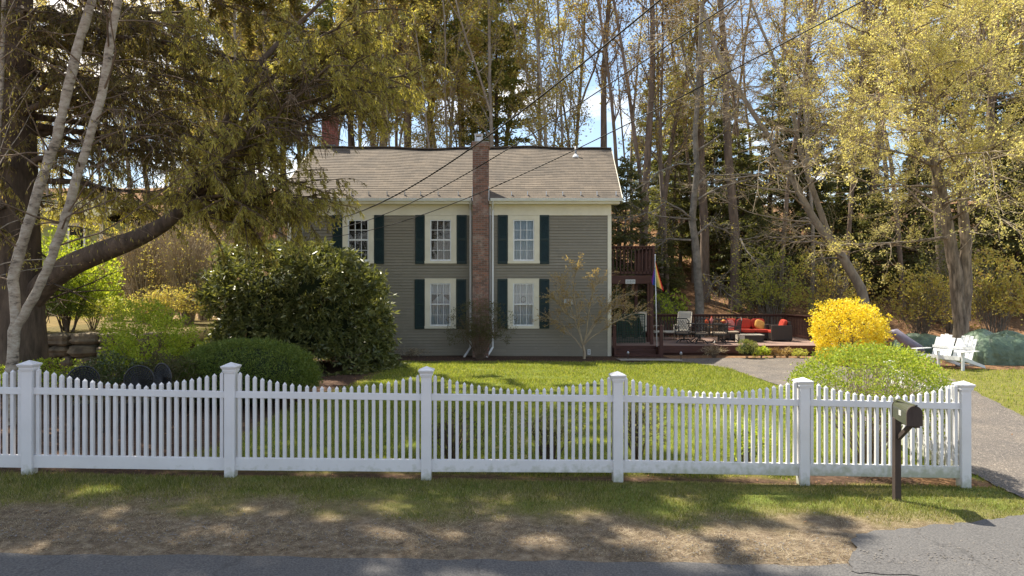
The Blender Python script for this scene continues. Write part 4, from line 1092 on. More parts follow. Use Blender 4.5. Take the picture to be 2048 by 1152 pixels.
def tarp(px0, px1, pyt, Y, dpt, lab, seed, flat=1.0, m='tarp'):
    r = rng(seed); x0, x1 = PX(px0, Y), PX(px1, Y); cx = (x0 + x1) / 2; a = (x1 - x0) / 2; zg = G(cx, Y); h = PZ(pyt, Y) - zg
    n, k = 64, 26; V = []
    for j in range(k):
        t = j / (k - 1); ph = t * math.pi / 2
        for i in range(n):
            th = 2 * math.pi * i / n
            e = .62; c, s = math.cos(th), math.sin(th)
            rr = math.cos(ph) ** .45
            fold = 1 + (.09 * abs(math.sin(th * 3.1 + seed + 2.2 * t)) + .05 * abs(math.sin(th * 7.3 + 1.7 * seed - 3 * t)) + .02 * math.sin(th * 17 + 9 * t) - .07) * (1.1 - t) ** .7
            lump = 1 + .10 * math.sin(2 * th + seed) * t + .07 * abs(math.sin(2.5 * th + 1 + seed))
            X_ = a * rr * fold * abs(c) ** e * np.sign(c); Y_ = dpt * rr * fold * abs(s) ** e * np.sign(s)
            V.append((X_, Y_, h * math.sin(ph) ** .8 * (lump if t < .97 else 1) + .05 * abs(math.sin(X_ * 3.3 + Y_ * 2 + seed)) * t * h + r.normal(0, .006)))
    V = np.array(V); i = np.arange(k - 1)[:, None] * n; j = np.arange(n)[None, :]; j2 = (j + 1) % n
    q = np.stack([i + j, i + j2, i + n + j2, i + n + j], -1).reshape(-1, 4)
    o = link('tarp_covered_pile', mesh_np('tarp_covered_pile', V, [q], M[m], smooth=True), None, (cx, Y, zg - .02)); 
    return tag(o, lab, 'covered pile')
tarp(1926, 2050, 668, 22.4, .85, 'tall shiny dark green tarp draped over a pile behind the white settee', 2)
tarp(1796, 1895, 672, 25.5, .9, 'low flat dark green tarp behind the forsythia', 5)
tarp(1990, 2052, 676, 22.0, .5, 'dark green tarp bundle at the right edge with a brown top', 8)
def hull():
    X0, X1 = PX(1781, 23.5), PX(1850, 23.2)
    P = [(X0, 23.6, PZ(663, 23.6)), ((X0*.85+X1*.15), 23.5, PZ(664, 23.6)-.0), ((X0+X1)/2, 23.4, PZ(684, 23.5)), (X1*.85+X0*.15, 23.3, PZ(698, 23.4)), (X1, 23.2, PZ(706, 23.4))]
    mb = MB(); mb.tube(P, [.05, .15, .19, .17, .05], 10); o = mb.build('kayak', M['mauve'], smooth=True); tag(o, 'mauve grey kayak hull leaning up beside the forsythia', 'kayak')
hull()
for k in range(4):
    x = PX(1916 + k * 11, 21.4); mb = MB(); mb.box(-.09, .09, -.05, .05, 0, .07); mb.box(-.05, .05, -.03, .03, .0701, .085)
    o = mb.build('brick', M['cement'], None, (x, 21.35, G(x, 21.35)), (0, 0, .15 * k), bevel=.006); tag(o, 'pale brick lying in the row that holds down the big green tarp', 'brick', 'bricks along the tarp')

# ------------------------------------------------------------------ garden things left
def iron_chair(X, Y, rz, lab):
    zg = G(X, Y); o = thing('garden_chair', lab, 'garden chair', (X, Y, zg), rz); o.scale = (1.12, 1.12, 1.1)
    mb = MB(); R_ = .2; c = .72
    mb.tube([(R_*math.cos(t), .2, c + R_*1.05*math.sin(t)) for t in np.linspace(-.7, math.pi + .7, 20)], .014, 6)
    for k in range(19):
        t = -.6 + k * (math.pi + 1.2) / 18; mb.tube([(0, .2, c - .1), (R_*math.cos(t), .2, c + R_*math.sin(t))], .009, 4)
    for rr in (.05, .08, .11, .14, .17): mb.tube([(rr*math.cos(t), .2, c + rr*math.sin(t)) for t in np.linspace(0, 6.28, 14)], .009, 4)
    mb.build('round_backrest', M['black'], o)
    mb = MB(); mb.tube([(0, 0, .42), (0, 0, .44)], [.2, .2], 16); mb.build('seat', M['black'], o)
    for x in (-.15, .15):
        for y in (-.14, .17):
            mb = MB(); mb.tube([(x, y, .43), (x * .9, y * .9, .25), (x * 1.3, y * 1.2, 0)], .014, 5); mb.build('leg', M['black'], o)
iron_chair(PX(269, 10.9), 10.9, .2, 'black cast iron garden chair with the tallest round back, middle of three behind the fence')
iron_chair(PX(300, 11.3), 11.3, -.5, 'smaller looking black iron garden chair right of the tallest one behind the fence')
iron_chair(PX(171, 10.7), 10.7, .7, 'black iron garden chair nearest the left fence post')
def stone_wall():
    o = thing('stone_wall', 'old dry laid fieldstone retaining wall at the left side of the garden', 'stone wall', (0, 0, 0))
    r = random.Random(11); mb = MB(); x = -14.2
    rr = rng(4)
    def stone(cx, cy, cz, a, b, c):
        mbx = mb; n0 = 6; c0 = Vector((cx, cy, cz)); sd = r.uniform(0, 50)
        k = 3.2
        n = 5
        def P(u, v, axis, sg):
            w = [0,0,0]; w[axis] = sg; w[(axis+1)%3] = u; w[(axis+2)%3] = v
            l = (abs(w[0])**k + abs(w[1])**k + abs(w[2])**k) ** (1/k); w = [q / l for q in w]
            f = 1 + .10 * math.sin(w[0]*4 + sd) * math.sin(w[1]*3 + sd*2) + .07 * math.sin(w[2]*6 + sd)
            return (cx + w[0]*a*f, cy + w[1]*b*f, cz + w[2]*c*f)
        for axis in range(3):
            for sg in (-1, 1):
                for i in range(n):
                    for j in range(n):
                        u0, u1, v0, v1 = -1+2*i/n, -1+2*(i+1)/n, -1+2*j/n, -1+2*(j+1)/n
                        q = [P(u0,v0,axis,sg), P(u1,v0,axis,sg), P(u1,v1,axis,sg), P(u0,v1,axis,sg)]
                        if sg < 0: q.reverse()
                        mbx.face(q)
    z = .1; row = 0
    while z < 1.25:
        h = r.uniform(.22, .38); x = -14.5 + r.uniform(0, .4)
        while x < -8.6:
            w = r.uniform(.35, 1.0); stone(x + w/2, 17.22 + r.uniform(-.06, .06), z + h/2, w/2 * 1.03, .3, h/2 * 1.06); x += w
        z += h * .96; row += 1
    mb.build('stones', M['stone'], o, smooth=True)
stone_wall()
def left_building():
    Y = 31.0; x0, x1 = PX(-30, Y), PX(205, Y); zt = PZ(440, Y); zg = G((x0+x1)/2, Y) 
    o = thing('shed', 'pale yellow green clapboard outbuilding behind the birch at far left', 'building', (0, 0, 0))
    mb = MB(); lap_wall(mb, (x0, Y), (x1, Y), zg, zt, (), h=.14); lap_wall(mb, (x1, Y), (x1, Y + 5), zg, zt, (), h=.14); lap_wall(mb, (x0, Y + 5), (x0, Y), zg, zt, (), h=.14); lap_wall(mb, (x1, Y+5), (x0, Y + 5), zg, zt, (), h=.14); mb.build('wall', M['yellowgreen_siding'], o)
    mb = MB(); mb.box(x1 - .12, x1 + .03, Y - .04, Y, zg, zt); mb.box(x0, x1, Y - .05, Y, zt - .25, zt); mb.build('corner_board', M['trim'], o)
    mb = MB(); mb.hexa([(x0-.3,Y-.4,zt-.05),(x1+.3,Y-.4,zt-.05),(x1+.3,Y+2.5,zt+1.1),(x0-.3,Y+2.5,zt+1.1),(x0-.3,Y-.4,zt+.07),(x1+.3,Y-.4,zt+.07),(x1+.3,Y+2.5,zt+1.25),(x0-.3,Y+2.5,zt+1.25)])
    mb.hexa([(x0-.3,Y+2.5,zt+1.1),(x1+.3,Y+2.5,zt+1.1),(x1+.3,Y+5.4,zt-.05),(x0-.3,Y+5.4,zt-.05),(x0-.3,Y+2.5,zt+1.25),(x1+.3,Y+2.5,zt+1.25),(x1+.3,Y+5.4,zt+.07),(x0-.3,Y+5.4,zt+.07)]); mb.build('roof', M['mossroof'], o)
    for (a, b, c, d) in ((140, 168, 455, 500), (45, 73, 455, 500)):
        mb = MB(); X0, X1, Z0, Z1 = PX(a, Y), PX(b, Y), PZ(d, Y), PZ(c, Y)
        mb.box(X0 - .08, X1 + .08, Y - .05, Y - .02, Z0 - .08, Z0); mb.box(X0 - .08, X1 + .08, Y - .05, Y - .02, Z1, Z1 + .08); mb.box(X0 - .08, X0, Y - .05, Y - .02, Z0, Z1); mb.box(X1, X1 + .08, Y - .05, Y - .02, Z0, Z1); mb.box(X0, X1, Y - .045, Y - .03, (Z0+Z1)/2 - .02, (Z0+Z1)/2 + .02)
        wn = mb.build('window', M['whitepaint'], o); mb = MB(); mb.face([(X0, Y - .028, Z0), (X1, Y - .028, Z0), (X1, Y - .028, Z1), (X0, Y - .028, Z1)]); mb.build('pane', M['dark'], wn)
left_building()

# path lights by the steps
for (px, lab) in ((1256, 'small black path light left of the deck steps'), (1362, 'small black path light in the bed right of the deck steps')):
    Y = 22.7; X = PX(px, Y); o = thing('path_light', lab, 'path light', (X, Y, G(X, Y)))
    mb = MB(); mb.tube([(0, 0, 0), (0, 0, .22)], .012, 6); mb.build('stake', M['black'], o)
    mb = MB(); mb.tube([(0, 0, .2), (0, 0, .25), (0, 0, .3)], [.04, .05, .005], 10); mb.build('lamp_head', M['metal'], o)

# ------------------------------------------------------------------ shrubs
def shrub(name, lab, cat, X, Y, a, b, h, n, L, Wd, lm, seed, stems=14, stem_r=.012, shell=.35, lump=.16, droop=0.0, flat=.3, whorl=1, stem_mat='twigbrown', zbase=None, power=2.3, under=.0, zoff=0.0, core=None, group=None, updir=.4, openb=0.0, fuzz=.06, per=14, wide=False):
    r = rng(seed); zg = G(X, Y) if zbase is None else zbase
    o = thing(name, lab, cat, (X, Y, zg), 0, group)
    # points in a lumpy dome: superellipsoid
    K = r.normal(0, 1, (9, 3)) * 2.2; ph = r.uniform(0, 6.28, 9)
    def lumps(D): return 1 + lump * (np.sin(D @ K.T + ph).sum(1) / 3.0)
    m = n; D = rdir(r, int(m * 2.2)); 
    D = D[D[:, 2] > (-.97 if wide else -.35 - under)][:m]
    nc = max(1, len(D) // per); C0 = D[:nc]; D = np.repeat(C0, per, 0); rad = np.repeat(lumps(C0) * (1 - shell * r.uniform(0, 1, nc) ** 1.8) + np.abs(r.normal(0, fuzz, nc)), per) + r.normal(0, .035, nc * per)
    D = nrm(D + r.normal(0, .5 * math.sqrt(4 / nc) + .015, D.shape))
    c = np.array([0, 0, h * .46]); hh = np.where(D[:, 2] > 0, h * .54, h * .50)
    N = (np.abs(D) ** power).sum(1) ** (-1 / power)
    if wide: lo_ = D[:, 2] < 0; hz = np.linalg.norm(D[:, :2], axis=1) + 1e-6; D = D.copy(); D[lo_, 0] *= (.97 / hz[lo_]) ; D[lo_, 1] *= (.97 / hz[lo_]); N = np.where(lo_, 1.0, N)
    P = D * (N * rad)[:, None] * np.stack([np.full(len(D), a), np.full(len(D), b), hh], -1) + c
    P[:, 2] = np.maximum(P[:, 2], .04)
    if openb:  # sparse at the lower part
        k = (P[:, 2] / h) + r.uniform(-.18, .18, len(P)) > openb; P = P[k]; D = D[k]
    out = nrm(D + np.array([0, 0, updir]))
    if whorl > 1:
        P = np.repeat(P, whorl, 0); out = np.repeat(out, whorl, 0)
        dirs = nrm(out * .55 + rdir(r, len(P)) * .85 + np.array([0, 0, -droop]))
    else:
        dirs = nrm(out * .6 + rdir(r, len(P)) * .8 + np.array([0, 0, -droop]))
    Q = leafquads(r, P, dirs, L, Wd, flat)
    lf = link('foliage', quads_mesh(name + '_foliage', Q, M[lm]), o)
    T = Tubes()
    for i in range(stems):
        an = r.uniform(0, 6.28); q = r.uniform(0, 1) ** .6
        tip = np.array([math.cos(an) * a * q * .85, math.sin(an) * b * q * .85, h * (1 - .35 * q * q) * .88])
        st = np.array([tip[0] * .12, tip[1] * .12, 0])
        mid = st * .5 + tip * .5 + np.array([-tip[0] * .12, -tip[1] * .12, .1 * h])
        t = np.linspace(0, 1, 6)[:, None]; C = (1-t)**2 * st + 2*(1-t)*t*mid + t*t*tip + r.normal(0, .012, (6, 3)) * h
        T.add(C, np.linspace(stem_r, stem_r * .35, 6), 4)
        for k in range(3):
            j = r.randint(2, 5); d2 = nrm(nrm(tip - st) + rdir(r, 1)[0] * .7 + np.array([0, 0, .3])); T.add(path(r, C[j], d2, h * .18, 3, .15), np.linspace(stem_r * .5, stem_r * .2, 4), 3)
    link('stems', T.mesh(name + '_stems', M[stem_mat]), o)
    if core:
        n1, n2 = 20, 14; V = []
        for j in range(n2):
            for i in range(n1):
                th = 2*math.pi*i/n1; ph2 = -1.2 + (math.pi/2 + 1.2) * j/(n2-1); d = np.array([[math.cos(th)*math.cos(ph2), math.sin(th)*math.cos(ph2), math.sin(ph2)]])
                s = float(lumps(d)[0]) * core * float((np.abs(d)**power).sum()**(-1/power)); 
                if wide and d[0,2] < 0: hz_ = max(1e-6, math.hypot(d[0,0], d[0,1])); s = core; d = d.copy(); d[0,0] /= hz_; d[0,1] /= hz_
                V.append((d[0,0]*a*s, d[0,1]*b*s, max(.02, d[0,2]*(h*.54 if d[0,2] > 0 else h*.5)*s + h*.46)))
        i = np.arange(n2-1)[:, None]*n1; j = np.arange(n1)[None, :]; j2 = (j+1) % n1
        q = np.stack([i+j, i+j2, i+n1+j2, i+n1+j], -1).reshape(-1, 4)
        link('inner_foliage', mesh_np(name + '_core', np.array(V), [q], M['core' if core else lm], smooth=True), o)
    return o
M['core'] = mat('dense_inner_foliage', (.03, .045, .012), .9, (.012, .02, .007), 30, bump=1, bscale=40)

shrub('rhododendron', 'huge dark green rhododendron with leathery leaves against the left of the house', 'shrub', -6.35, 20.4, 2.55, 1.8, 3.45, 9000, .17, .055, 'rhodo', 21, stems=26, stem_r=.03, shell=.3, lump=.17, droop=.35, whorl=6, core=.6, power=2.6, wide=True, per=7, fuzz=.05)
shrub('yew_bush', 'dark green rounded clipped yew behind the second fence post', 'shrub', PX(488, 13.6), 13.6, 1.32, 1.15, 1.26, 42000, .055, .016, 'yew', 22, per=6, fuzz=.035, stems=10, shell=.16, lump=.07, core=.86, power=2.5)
shrub('lime_shrub', 'bright lime green leafy shrub lit by the sun left of the rhododendron', 'shrub', PX(298, 14.6), 14.6, .98, .9, 1.75, 11000, .06, .03, 'lime', 23, stems=22, shell=.55, lump=.2, zbase=.2)
shrub('azalea', 'dark glossy leaved low shrub below the stone wall', 'shrub', PX(225, 12.6), 12.6, .75, .6, 1.0, 7000, .05, .024, 'darkleaf', 24, stems=16, shell=.6, lump=.2)
shrub('azalea', 'dark leafy shrub at the foot of the lime green bush', 'shrub', PX(345, 12.8), 12.8, .7, .6, .95, 6500, .05, .024, 'olive', 25, stems=16, shell=.6, lump=.2)
shrub('lilac_shrub', 'tall sunlit fresh green shrub just right of the birch fork', 'shrub', PX(135, 18.4), 18.4, 1.35, 1.0, 2.5, 9000, .085, .05, 'lime', 26, stems=20, shell=.75, lump=.25, stem_r=.02)
shrub('garden_shrub', 'green leafy bush behind the birch trunk on the terrace', 'shrub', PX(75, 18.0), 18.0, 1.3, .9, 1.5, 8000, .07, .035, 'yew', 27, stems=14, shell=.6, lump=.2)
shrub('garden_shrub', 'low green bush at the far left behind the first fence post', 'shrub', PX(60, 14.2), 14.2, .9, .7, .75, 5500, .05, .03, 'lime', 28, stems=12, shell=.6, lump=.25)
shrub('garden_shrub', 'yellowish green sunlit shrub on top of the stone wall', 'shrub', PX(185, 19.5), 19.5, .75, .6, 1.1, 4000, .06, .035, 'budsgreen', 29, stems=14, shell=.7, lump=.25)
shrub('garden_shrub', 'pale yellow green twiggy shrub before the brown brush', 'shrub', PX(330, 21.5), 21.5, 1.3, .8, 1.3, 4500, .06, .03, 'buds', 30, stems=30, shell=.8, lump=.25, stem_mat='twig')
shrub('forsythia', 'rounded forsythia in full yellow bloom at the corner of the deck', 'shrub', PX(1702, 21.9), 21.9, 1.03, .85, 1.86, 15000, .07, .045, 'forsythia', 31, stems=30, shell=.45, lump=.15, power=2.6, per=16, fuzz=.10, wide=True)
shrub('privet_bush', 'domed bright green bush with bare lower stems behind the right fence panel', 'shrub', PX(1738, 10.05), 10.05, 1.12, .85, 1.76, 24000, .038, .021, 'privet', 32, per=8, fuzz=.0, stems=85, stem_r=.011, shell=.22, lump=.03, power=2.3, openb=.44, stem_mat='twig', zbase=-.17)
shrub('winter_shrub', 'sparse olive twiggy shrub in front of the brick chimney', 'shrub', PX(960, 22.9), 22.9, 1.05, .5, 1.85, 5200, .07, .018, 'olive', 33, stems=60, shell=.85, lump=.18, updir=1.1, stem_r=.009, stem_mat='twigbrown')
shrub('boxwood', 'small upright dark green evergreen at the edge of the deck', 'shrub', PX(1495, 23.4), 23.4, .32, .3, .68, 3000, .035, .02, 'pine', 34, stems=5, shell=.4, core=.6)
shrub('perennial_clump', 'fresh green perennial beside the small evergreen', 'plant', PX(1522, 23.5), 23.5, .22, .2, .38, 500, .09, .03, 'lime', 35, stems=6, shell=.8)
shrub('perennial_clump', 'orange brown dried perennial clump in the deck bed', 'plant', PX(1549, 23.6), 23.6, .3, .2, .35, 700, .07, .015, 'budsrust', 36, stems=20, shell=.8)
shrub('perennial_clump', 'buff coloured perennial clump left of the pale yellow one', 'plant', PX(1575, 23.6), 23.6, .22, .2, .35, 500, .07, .015, 'jmaple', 37, stems=14, shell=.8)
shrub('perennial_clump', 'pale yellow green mounded perennial nearest the forsythia', 'plant', PX(1597, 23.5), 23.5, .26, .2, .30, 900, .06, .02, 'budsgreen', 38, stems=8, shell=.7)
shrub('dry_clump', 'dry tan grass clump below the deck front', 'plant', PX(1428, 23.7), 23.7, .4, .2, .4, 450, .16, .01, 'drygrass', 39, stems=20, shell=.9, updir=2)
shrub('dry_clump', 'dry straw tuft against the clapboards beside the rhododendron', 'plant', PX(822, 23.2), 23.2, .65, .2, .3, 650, .14, .01, 'drygrass', 40, stems=10, shell=.9, updir=2)
shrub('variegated_shrub', 'low cream variegated shrub showing through the middle fence panel', 'shrub', PX(1095, 9.4), 9.4, .5, .3, .85, 1500, .055, .028, 'variegated', 41, stems=22, shell=.85, lump=.25, stem_mat='twigbrown')
shrub('variegated_shrub', 'cream variegated shrub just right of the fourth fence post', 'shrub', PX(1275, 9.5), 9.5, .32, .28, 1.05, 1500, .05, .024, 'variegated', 42, stems=26, shell=.85, lump=.2)
shrub('young_shrub', 'thin twiggy dark leaved shrub behind the third fence panel', 'shrub', PX(905, 9.4), 9.4, .42, .3, .7, 600, .05, .022, 'olive', 43, stems=26, shell=.9, lump=.2)
shrub('young_shrub', 'low green daylily like clump behind the fifth fence panel', 'plant', PX(1495, 9.7), 9.7, .35, .28, .6, 900, .11, .016, 'lime', 44, stems=20, shell=.9, updir=1.6)
for i, (px, Y, h_) in enumerate(((230, 25, 3.6), (285, 23.5, 4.0), (330, 25.5, 4.6), (375, 23, 4.0), (410, 26, 4.6))):
    shrub('brush_thicket', ['leftmost bare brown brush beside the outbuilding', 'bare brown thicket between outbuilding and tall brush', 'tallest bare tan brush behind the lime shrub', 'bare tan brush at the left edge of the rhododendron', 'bare brown brush behind the rhododendron'][i], 'shrub', PX(px, Y), Y, 1.5, 1.0, h_, 1900, .06, .03, 'buds' if i % 2 else 'jmaple', 50 + i, stems=170, stem_r=.017, shell=.95, lump=.2, updir=1.2, stem_mat='twig', group='bare brush on the left terrace')

# ------------------------------------------------------------------ trees
def finish_tree(name, lab, cat, loc, trunk_me, crown_me, rz=0, group=None, sc=1.0):
    o = thing(name, lab, cat, loc, rz, group); o.scale = (sc, sc, sc)
    link('trunk', trunk_me, o)
    if crown_me is not None: link('crown', crown_me, o)
    return o

def decid(seed, H, R0, first, nb, bl, up, leafL, leafW, nleaf, bark, leafm, lean=(0, 0), fork=0, twigk=5, spread=.5, clumps=None, name='tree'):
    """forest tree: trunk, branches, sub branches, twigs; leaves at the twig ends"""
    r = rng(seed); T = Tubes(); ends = []; edirs = []
    n = 14; tr = [np.zeros(3)]; d = np.array([lean[0], lean[1], 1.0])
    for i in range(n):
        d = nrm(d + r.normal(0, .03, 3) * np.array([1, 1, .2])); tr.append(tr[-1] + d * H / n)
    tr = np.array(tr); R = R0 * (1 - .82 * np.linspace(0, 1, n + 1) ** .9); R[0] *= 1.35
    T.add(tr, R, 9)
    leaders = [(tr, R, first)]
    for f in range(fork):
        k = r.randint(3, 7); p = tr[k]; dd = nrm(np.array([r.normal(0, .25), r.normal(0, .25), 1])); P = path(r, p, dd, H * (1 - k / n) * .95, 10, .05, .03)
        Rf = R[k] * .7 * (1 - .85 * np.linspace(0, 1, 11)); T.add(P, Rf, 7); leaders.append((P, Rf, .15))
    for (C, RR, fst) in leaders:
        m = len(C) - 1
        for b in range(int(nb / (1 if C is tr else 2.0))):
            s = fst + (1 - fst) * (b + r.uniform(0, 1)) / nb * (1 if C is tr else 2.0); s = min(.99, s); k = s * m; i = int(k); p = C[i] * (1 - k + i) + C[min(m, i + 1)] * (k - i)
            an = r.uniform(0, 6.28); el = up + r.normal(0, .15)
            dd = np.array([math.cos(an) * math.cos(el), math.sin(an) * math.cos(el), math.sin(el)])
            L = bl * (1 - .55 * (s - fst) / (1 - fst)) * r.uniform(.6, 1.15); rb = min(RR[i] * .5, .012 + L * .012)
            P = path(r, p, dd, L, 7, .12, .05); T.add(P, np.linspace(rb, .008, 8), 5)
            for q in range(spread_n(L)):
                j = r.randint(2, 7); d2 = nrm((P[j] - P[j-1]) / np.linalg.norm(P[j] - P[j-1]) + rdir(r, 1)[0] * spread * 1.3 + np.array([0, 0, .2]))
                L2 = L * r.uniform(.2, .45); P2 = path(r, P[j], d2, L2, 4, .16, .04); T.add(P2, np.linspace(max(.008, rb * .35), .005, 5), 3)
                for w in range(twigk):
                    j2 = r.randint(1, 5); d3 = nrm(P2[j2] - P2[j2-1]) + rdir(r, 1)[0] * .8; P3 = path(r, P2[j2], d3, L2 * r.uniform(.3, .6), 2, .2, .03)
                    T.add(P3, np.array([.006, .005, .004]), 3); ends.append(P3[1]); ends.append(P3[2]); edirs.append(d3); edirs.append(d3)
            ends.append(P[-1]); edirs.append(dd)
    E = np.array(ends); D = nrm(np.array(edirs))
    if nleaf:
        k = r.randint(0, len(E), nleaf); P = E[k] + r.normal(0, leafL * 1.1, (nleaf, 3)); Q = leafquads(r, P, D[k] * .4 + rdir(r, nleaf), leafL, leafW, .2)
        cm = quads_mesh(name + '_crown', Q, M[leafm])
    else: cm = None
    return T.mesh(name + '_trunk', M[bark], twig=M['twig']), cm, T, E
def spread_n(L): return int(4 + L * 1.6)

def conifer(seed, H, R0, first, blen, step, needL, needW, per, bark, leafm, droop=-.12, name='tree', top=1.0, shape=1.0):
    r = rng(seed); T = Tubes(); P_ = []; D_ = []
    tr = np.stack([.02 * H * np.sin(np.linspace(0, 2, 12) + seed), .02 * H * np.cos(np.linspace(0, 2, 12) + seed), np.linspace(0, H, 12)], -1); T.add(tr, R0 * (1 - .93 * np.linspace(0, 1, 12)), 8)
    z = H * first
    while z < H * .985:
        t = (z / H - first) / (1 - first); L = blen * (1 - t) ** shape * r.uniform(.7, 1.1) + .25
        i = int(z / H * 11); f = z / H * 11 - i; p = tr[i] * (1 - f) + tr[min(11, i+1)] * f
        for b in range(r.randint(2, 5)):
            an = r.uniform(0, 6.28); el = r.normal(.05 + .35 * t, .12); dd = np.array([math.cos(an) * math.cos(el), math.sin(an) * math.cos(el), math.sin(el)])
            C = path(r, p, dd, L, 6, .06, droop * .35); T.add(C, np.linspace(.012 + L * .012, .006, 7), 4)
            n = int(per * L); s = r.uniform(.12, 1, n) ** .8 * 6; j = np.minimum(s.astype(int), 5); f2 = (s - j)[:, None]; base = C[j] * (1 - f2) + C[j+1] * f2
            wd = (.14 + .20 * L * (1 - s / 7))[:, None]; side = nrm(np.cross(dd, [0, 0, 1.0]))
            lat = r.uniform(-1, 1, (n, 1)); base = base + side * lat * wd * 1.4 + r.normal(0, .05, (n, 3)); base[:, 2] -= np.abs(lat[:, 0]) * .12 + .03
            P_.append(base); D_.append(nrm(side * lat * .8 + dd * .6 + rdir(r, n) * .5 + np.array([0, 0, droop * 3])))
        z += step * r.uniform(.7, 1.3)
    P = np.concatenate(P_); D = np.concatenate(D_); Q = leafquads(r, P, D, needL, needW, .35)
    return T.mesh(name + '_trunk', M[bark]), quads_mesh(name + '_crown', Q, M[leafm])

# --- prototypes of woodland trees
PD = []
PD.append(decid(101, 24, .20, .30, 34, 3.6, .75, .13, .09, 9000, 'barkbrown', 'buds', (.02, 0), 0)[:2])
PD.append(decid(102, 25, .17, .35, 28, 3.2, .85, .12, .08, 6500, 'barkgrey', 'buds', (-.03, .02), 1)[:2])
PD.append(decid(103, 22, .14, .30, 30, 3.0, .8, .13, .09, 8000, 'barkgrey', 'buds', (.04, -.02), 1)[:2])
PD.append(decid(104, 26, .26, .40, 26, 3.8, .7, .11, .07, 4500, 'barkbrown', 'budsrust', (0, .03), 0)[:2])
PD.append(decid(105, 20, .10, .28, 26, 2.4, .85, .10, .07, 2600, 'barkgrey', 'buds', (.05, 0), 1)[:2])
PD.append(decid(106, 23, .12, .35, 22, 2.6, .8, .10, .06, 1200, 'barkbrown', 'budsrust', (-.05, 0), 0)[:2])
PC = []
PC.append(conifer(111, 23, .25, .42, 3.2, .42, .30, .10, 85, 'bark', 'pine', .02, shape=.7))
PC.append(conifer(112, 10, .13, .06, 2.9, .26, .20, .075, 110, 'bark', 'hemlock', -.12, shape=.9))
PC.append(conifer(113, 15, .17, .10, 3.2, .34, .22, .085, 95, 'bark', 'hemlock', -.12, shape=.85))
PC.append(conifer(114, 25, .27, .5, 2.8, .45, .28, .09, 75, 'bark', 'pine', .02, shape=.6))

R_ = random.Random(77)
def place(proto, px, Y, lab, group, sc=1.0, name='woodland_tree', cat='tree'):
    X = PX(px, Y); z = G(X, Y) - .1
    return finish_tree(name, lab, cat, (X, Y, z), proto[0], proto[1], R_.uniform(0, 6.28), group, sc)
LB = 'slender budding woodland tree behind the left half of the roof'
LM = 'slender sparsely budding trunk against the blue sky above the right half of the roof'
LR = 'tall thin woodland tree on the slope right of the house'
LP = 'tall evergreen pine with dark trunk behind the house'
LH = 'dark drooping hemlock on the shaded slope behind the deck'
for (px, Y, k, s) in [(30, 50, 2, .8), (390, 47, 2, .8), (440, 44, 1, 1.0)]:
    place(PC[k], px, Y, 'dark evergreen standing far behind the left terrace', 'evergreens far behind the left terrace', s, 'hemlock_tree', 'tree')
LF = 'tall woodland tree far behind at left of the house'
for (px, Y, k, s) in [(705, 36, 1, .8), (740, 37, 0, 1), (768, 39, 1, 1), (785, 36, 4, .9), (820, 38, 3, 1), (850, 42, 0, 1), (905, 38, 2, 1), (935, 41, 3, 1), (990, 44, 0, 1),
                      (600, 40, 2, 1), (640, 44, 0, 1.05), (560, 42, 1, 1), (680, 46, 2, 1), (720, 50, 0, 1.1), (800, 48, 2, 1.05), (880, 47, 1, 1.1), (960, 50, 2, 1.0), (745, 44, 2, .95), (655, 37, 2, .8), (925, 45, 2, .9), (860, 36, 2, .75)]:
    place(PD[k], px, Y, LB, 'budding trees behind the left half of the roof', s)
for (px, Y, k, s) in [(1008, 37, 1, .95), (1090, 36, 2, .95), (1102, 38, 1, .9), (1125, 37, 4, 1.05), (1148, 40, 1, .9), (1165, 39, 5, .9), (1203, 37, 3, 1.0), (1241, 36, 5, 1.1), (1258, 38, 4, 1.1), ]:
    place(PD[k], px, Y, LM, 'slender trees above the right half of the roof', s)
for (px, Y, k, s) in [(1284, 36, 3, 1), (1297, 35, 5, 1.2), (1306, 37, 0, .9), (1322, 38, 4, 1.2), (1336, 34.5, 5, 1.0), (1360, 42, 4, 1.0), (1388, 40, 5, 1), (1408, 37, 3, 1.05), (1440, 41, 5, 1.1), (1470, 36, 3, 1.1),
                      (1492, 40, 5, 1.1), (1535, 43, 1, 1), (1560, 37, 5, 1.2), (1595, 41, 3, 1), (1622, 36, 4, 1.1), (1660, 42, 0, 1), (1692, 37, 5, 1.1), (1740, 40, 3, 1), (1775, 44, 1, 1), (1805, 36, 5, 1.2), (1850, 41, 0, 1),
                      (1880, 35, 3, .9), (1960, 40, 3, 1.1), (2000, 37, 5, 1.2), (2035, 42, 0, 1), (2090, 39, 1, 1), (1420, 46, 4, 1), (1510, 48, 5, 1.1), (1350, 48, 5, 1.1)]:
    place(PD[k], px, Y, LR, 'thin trees on the slope right of the house', s)
for (px, Y, k, s) in [(868, 39, 3, 1), (760, 43, 0, 1), (1005, 40, 0, .8), (830, 50, 0, 1), (690, 41, 3, .95), (940, 47, 0, 1), (580, 47, 0, 1), (520, 44, 3, 1)]:
    place(PC[k], px, Y, LP, 'pines behind the house', s, 'pine_tree', 'tree')
for (px, Y, k, s) in [(1830, 46, 0, 1), (1990, 50, 0, 1.1), (2060, 44, 3, 1)]:
    place(PC[k], px, Y, 'tall evergreen pine on the slope at the right behind the maple', 'pines on the right slope', s, 'pine_tree', 'tree')
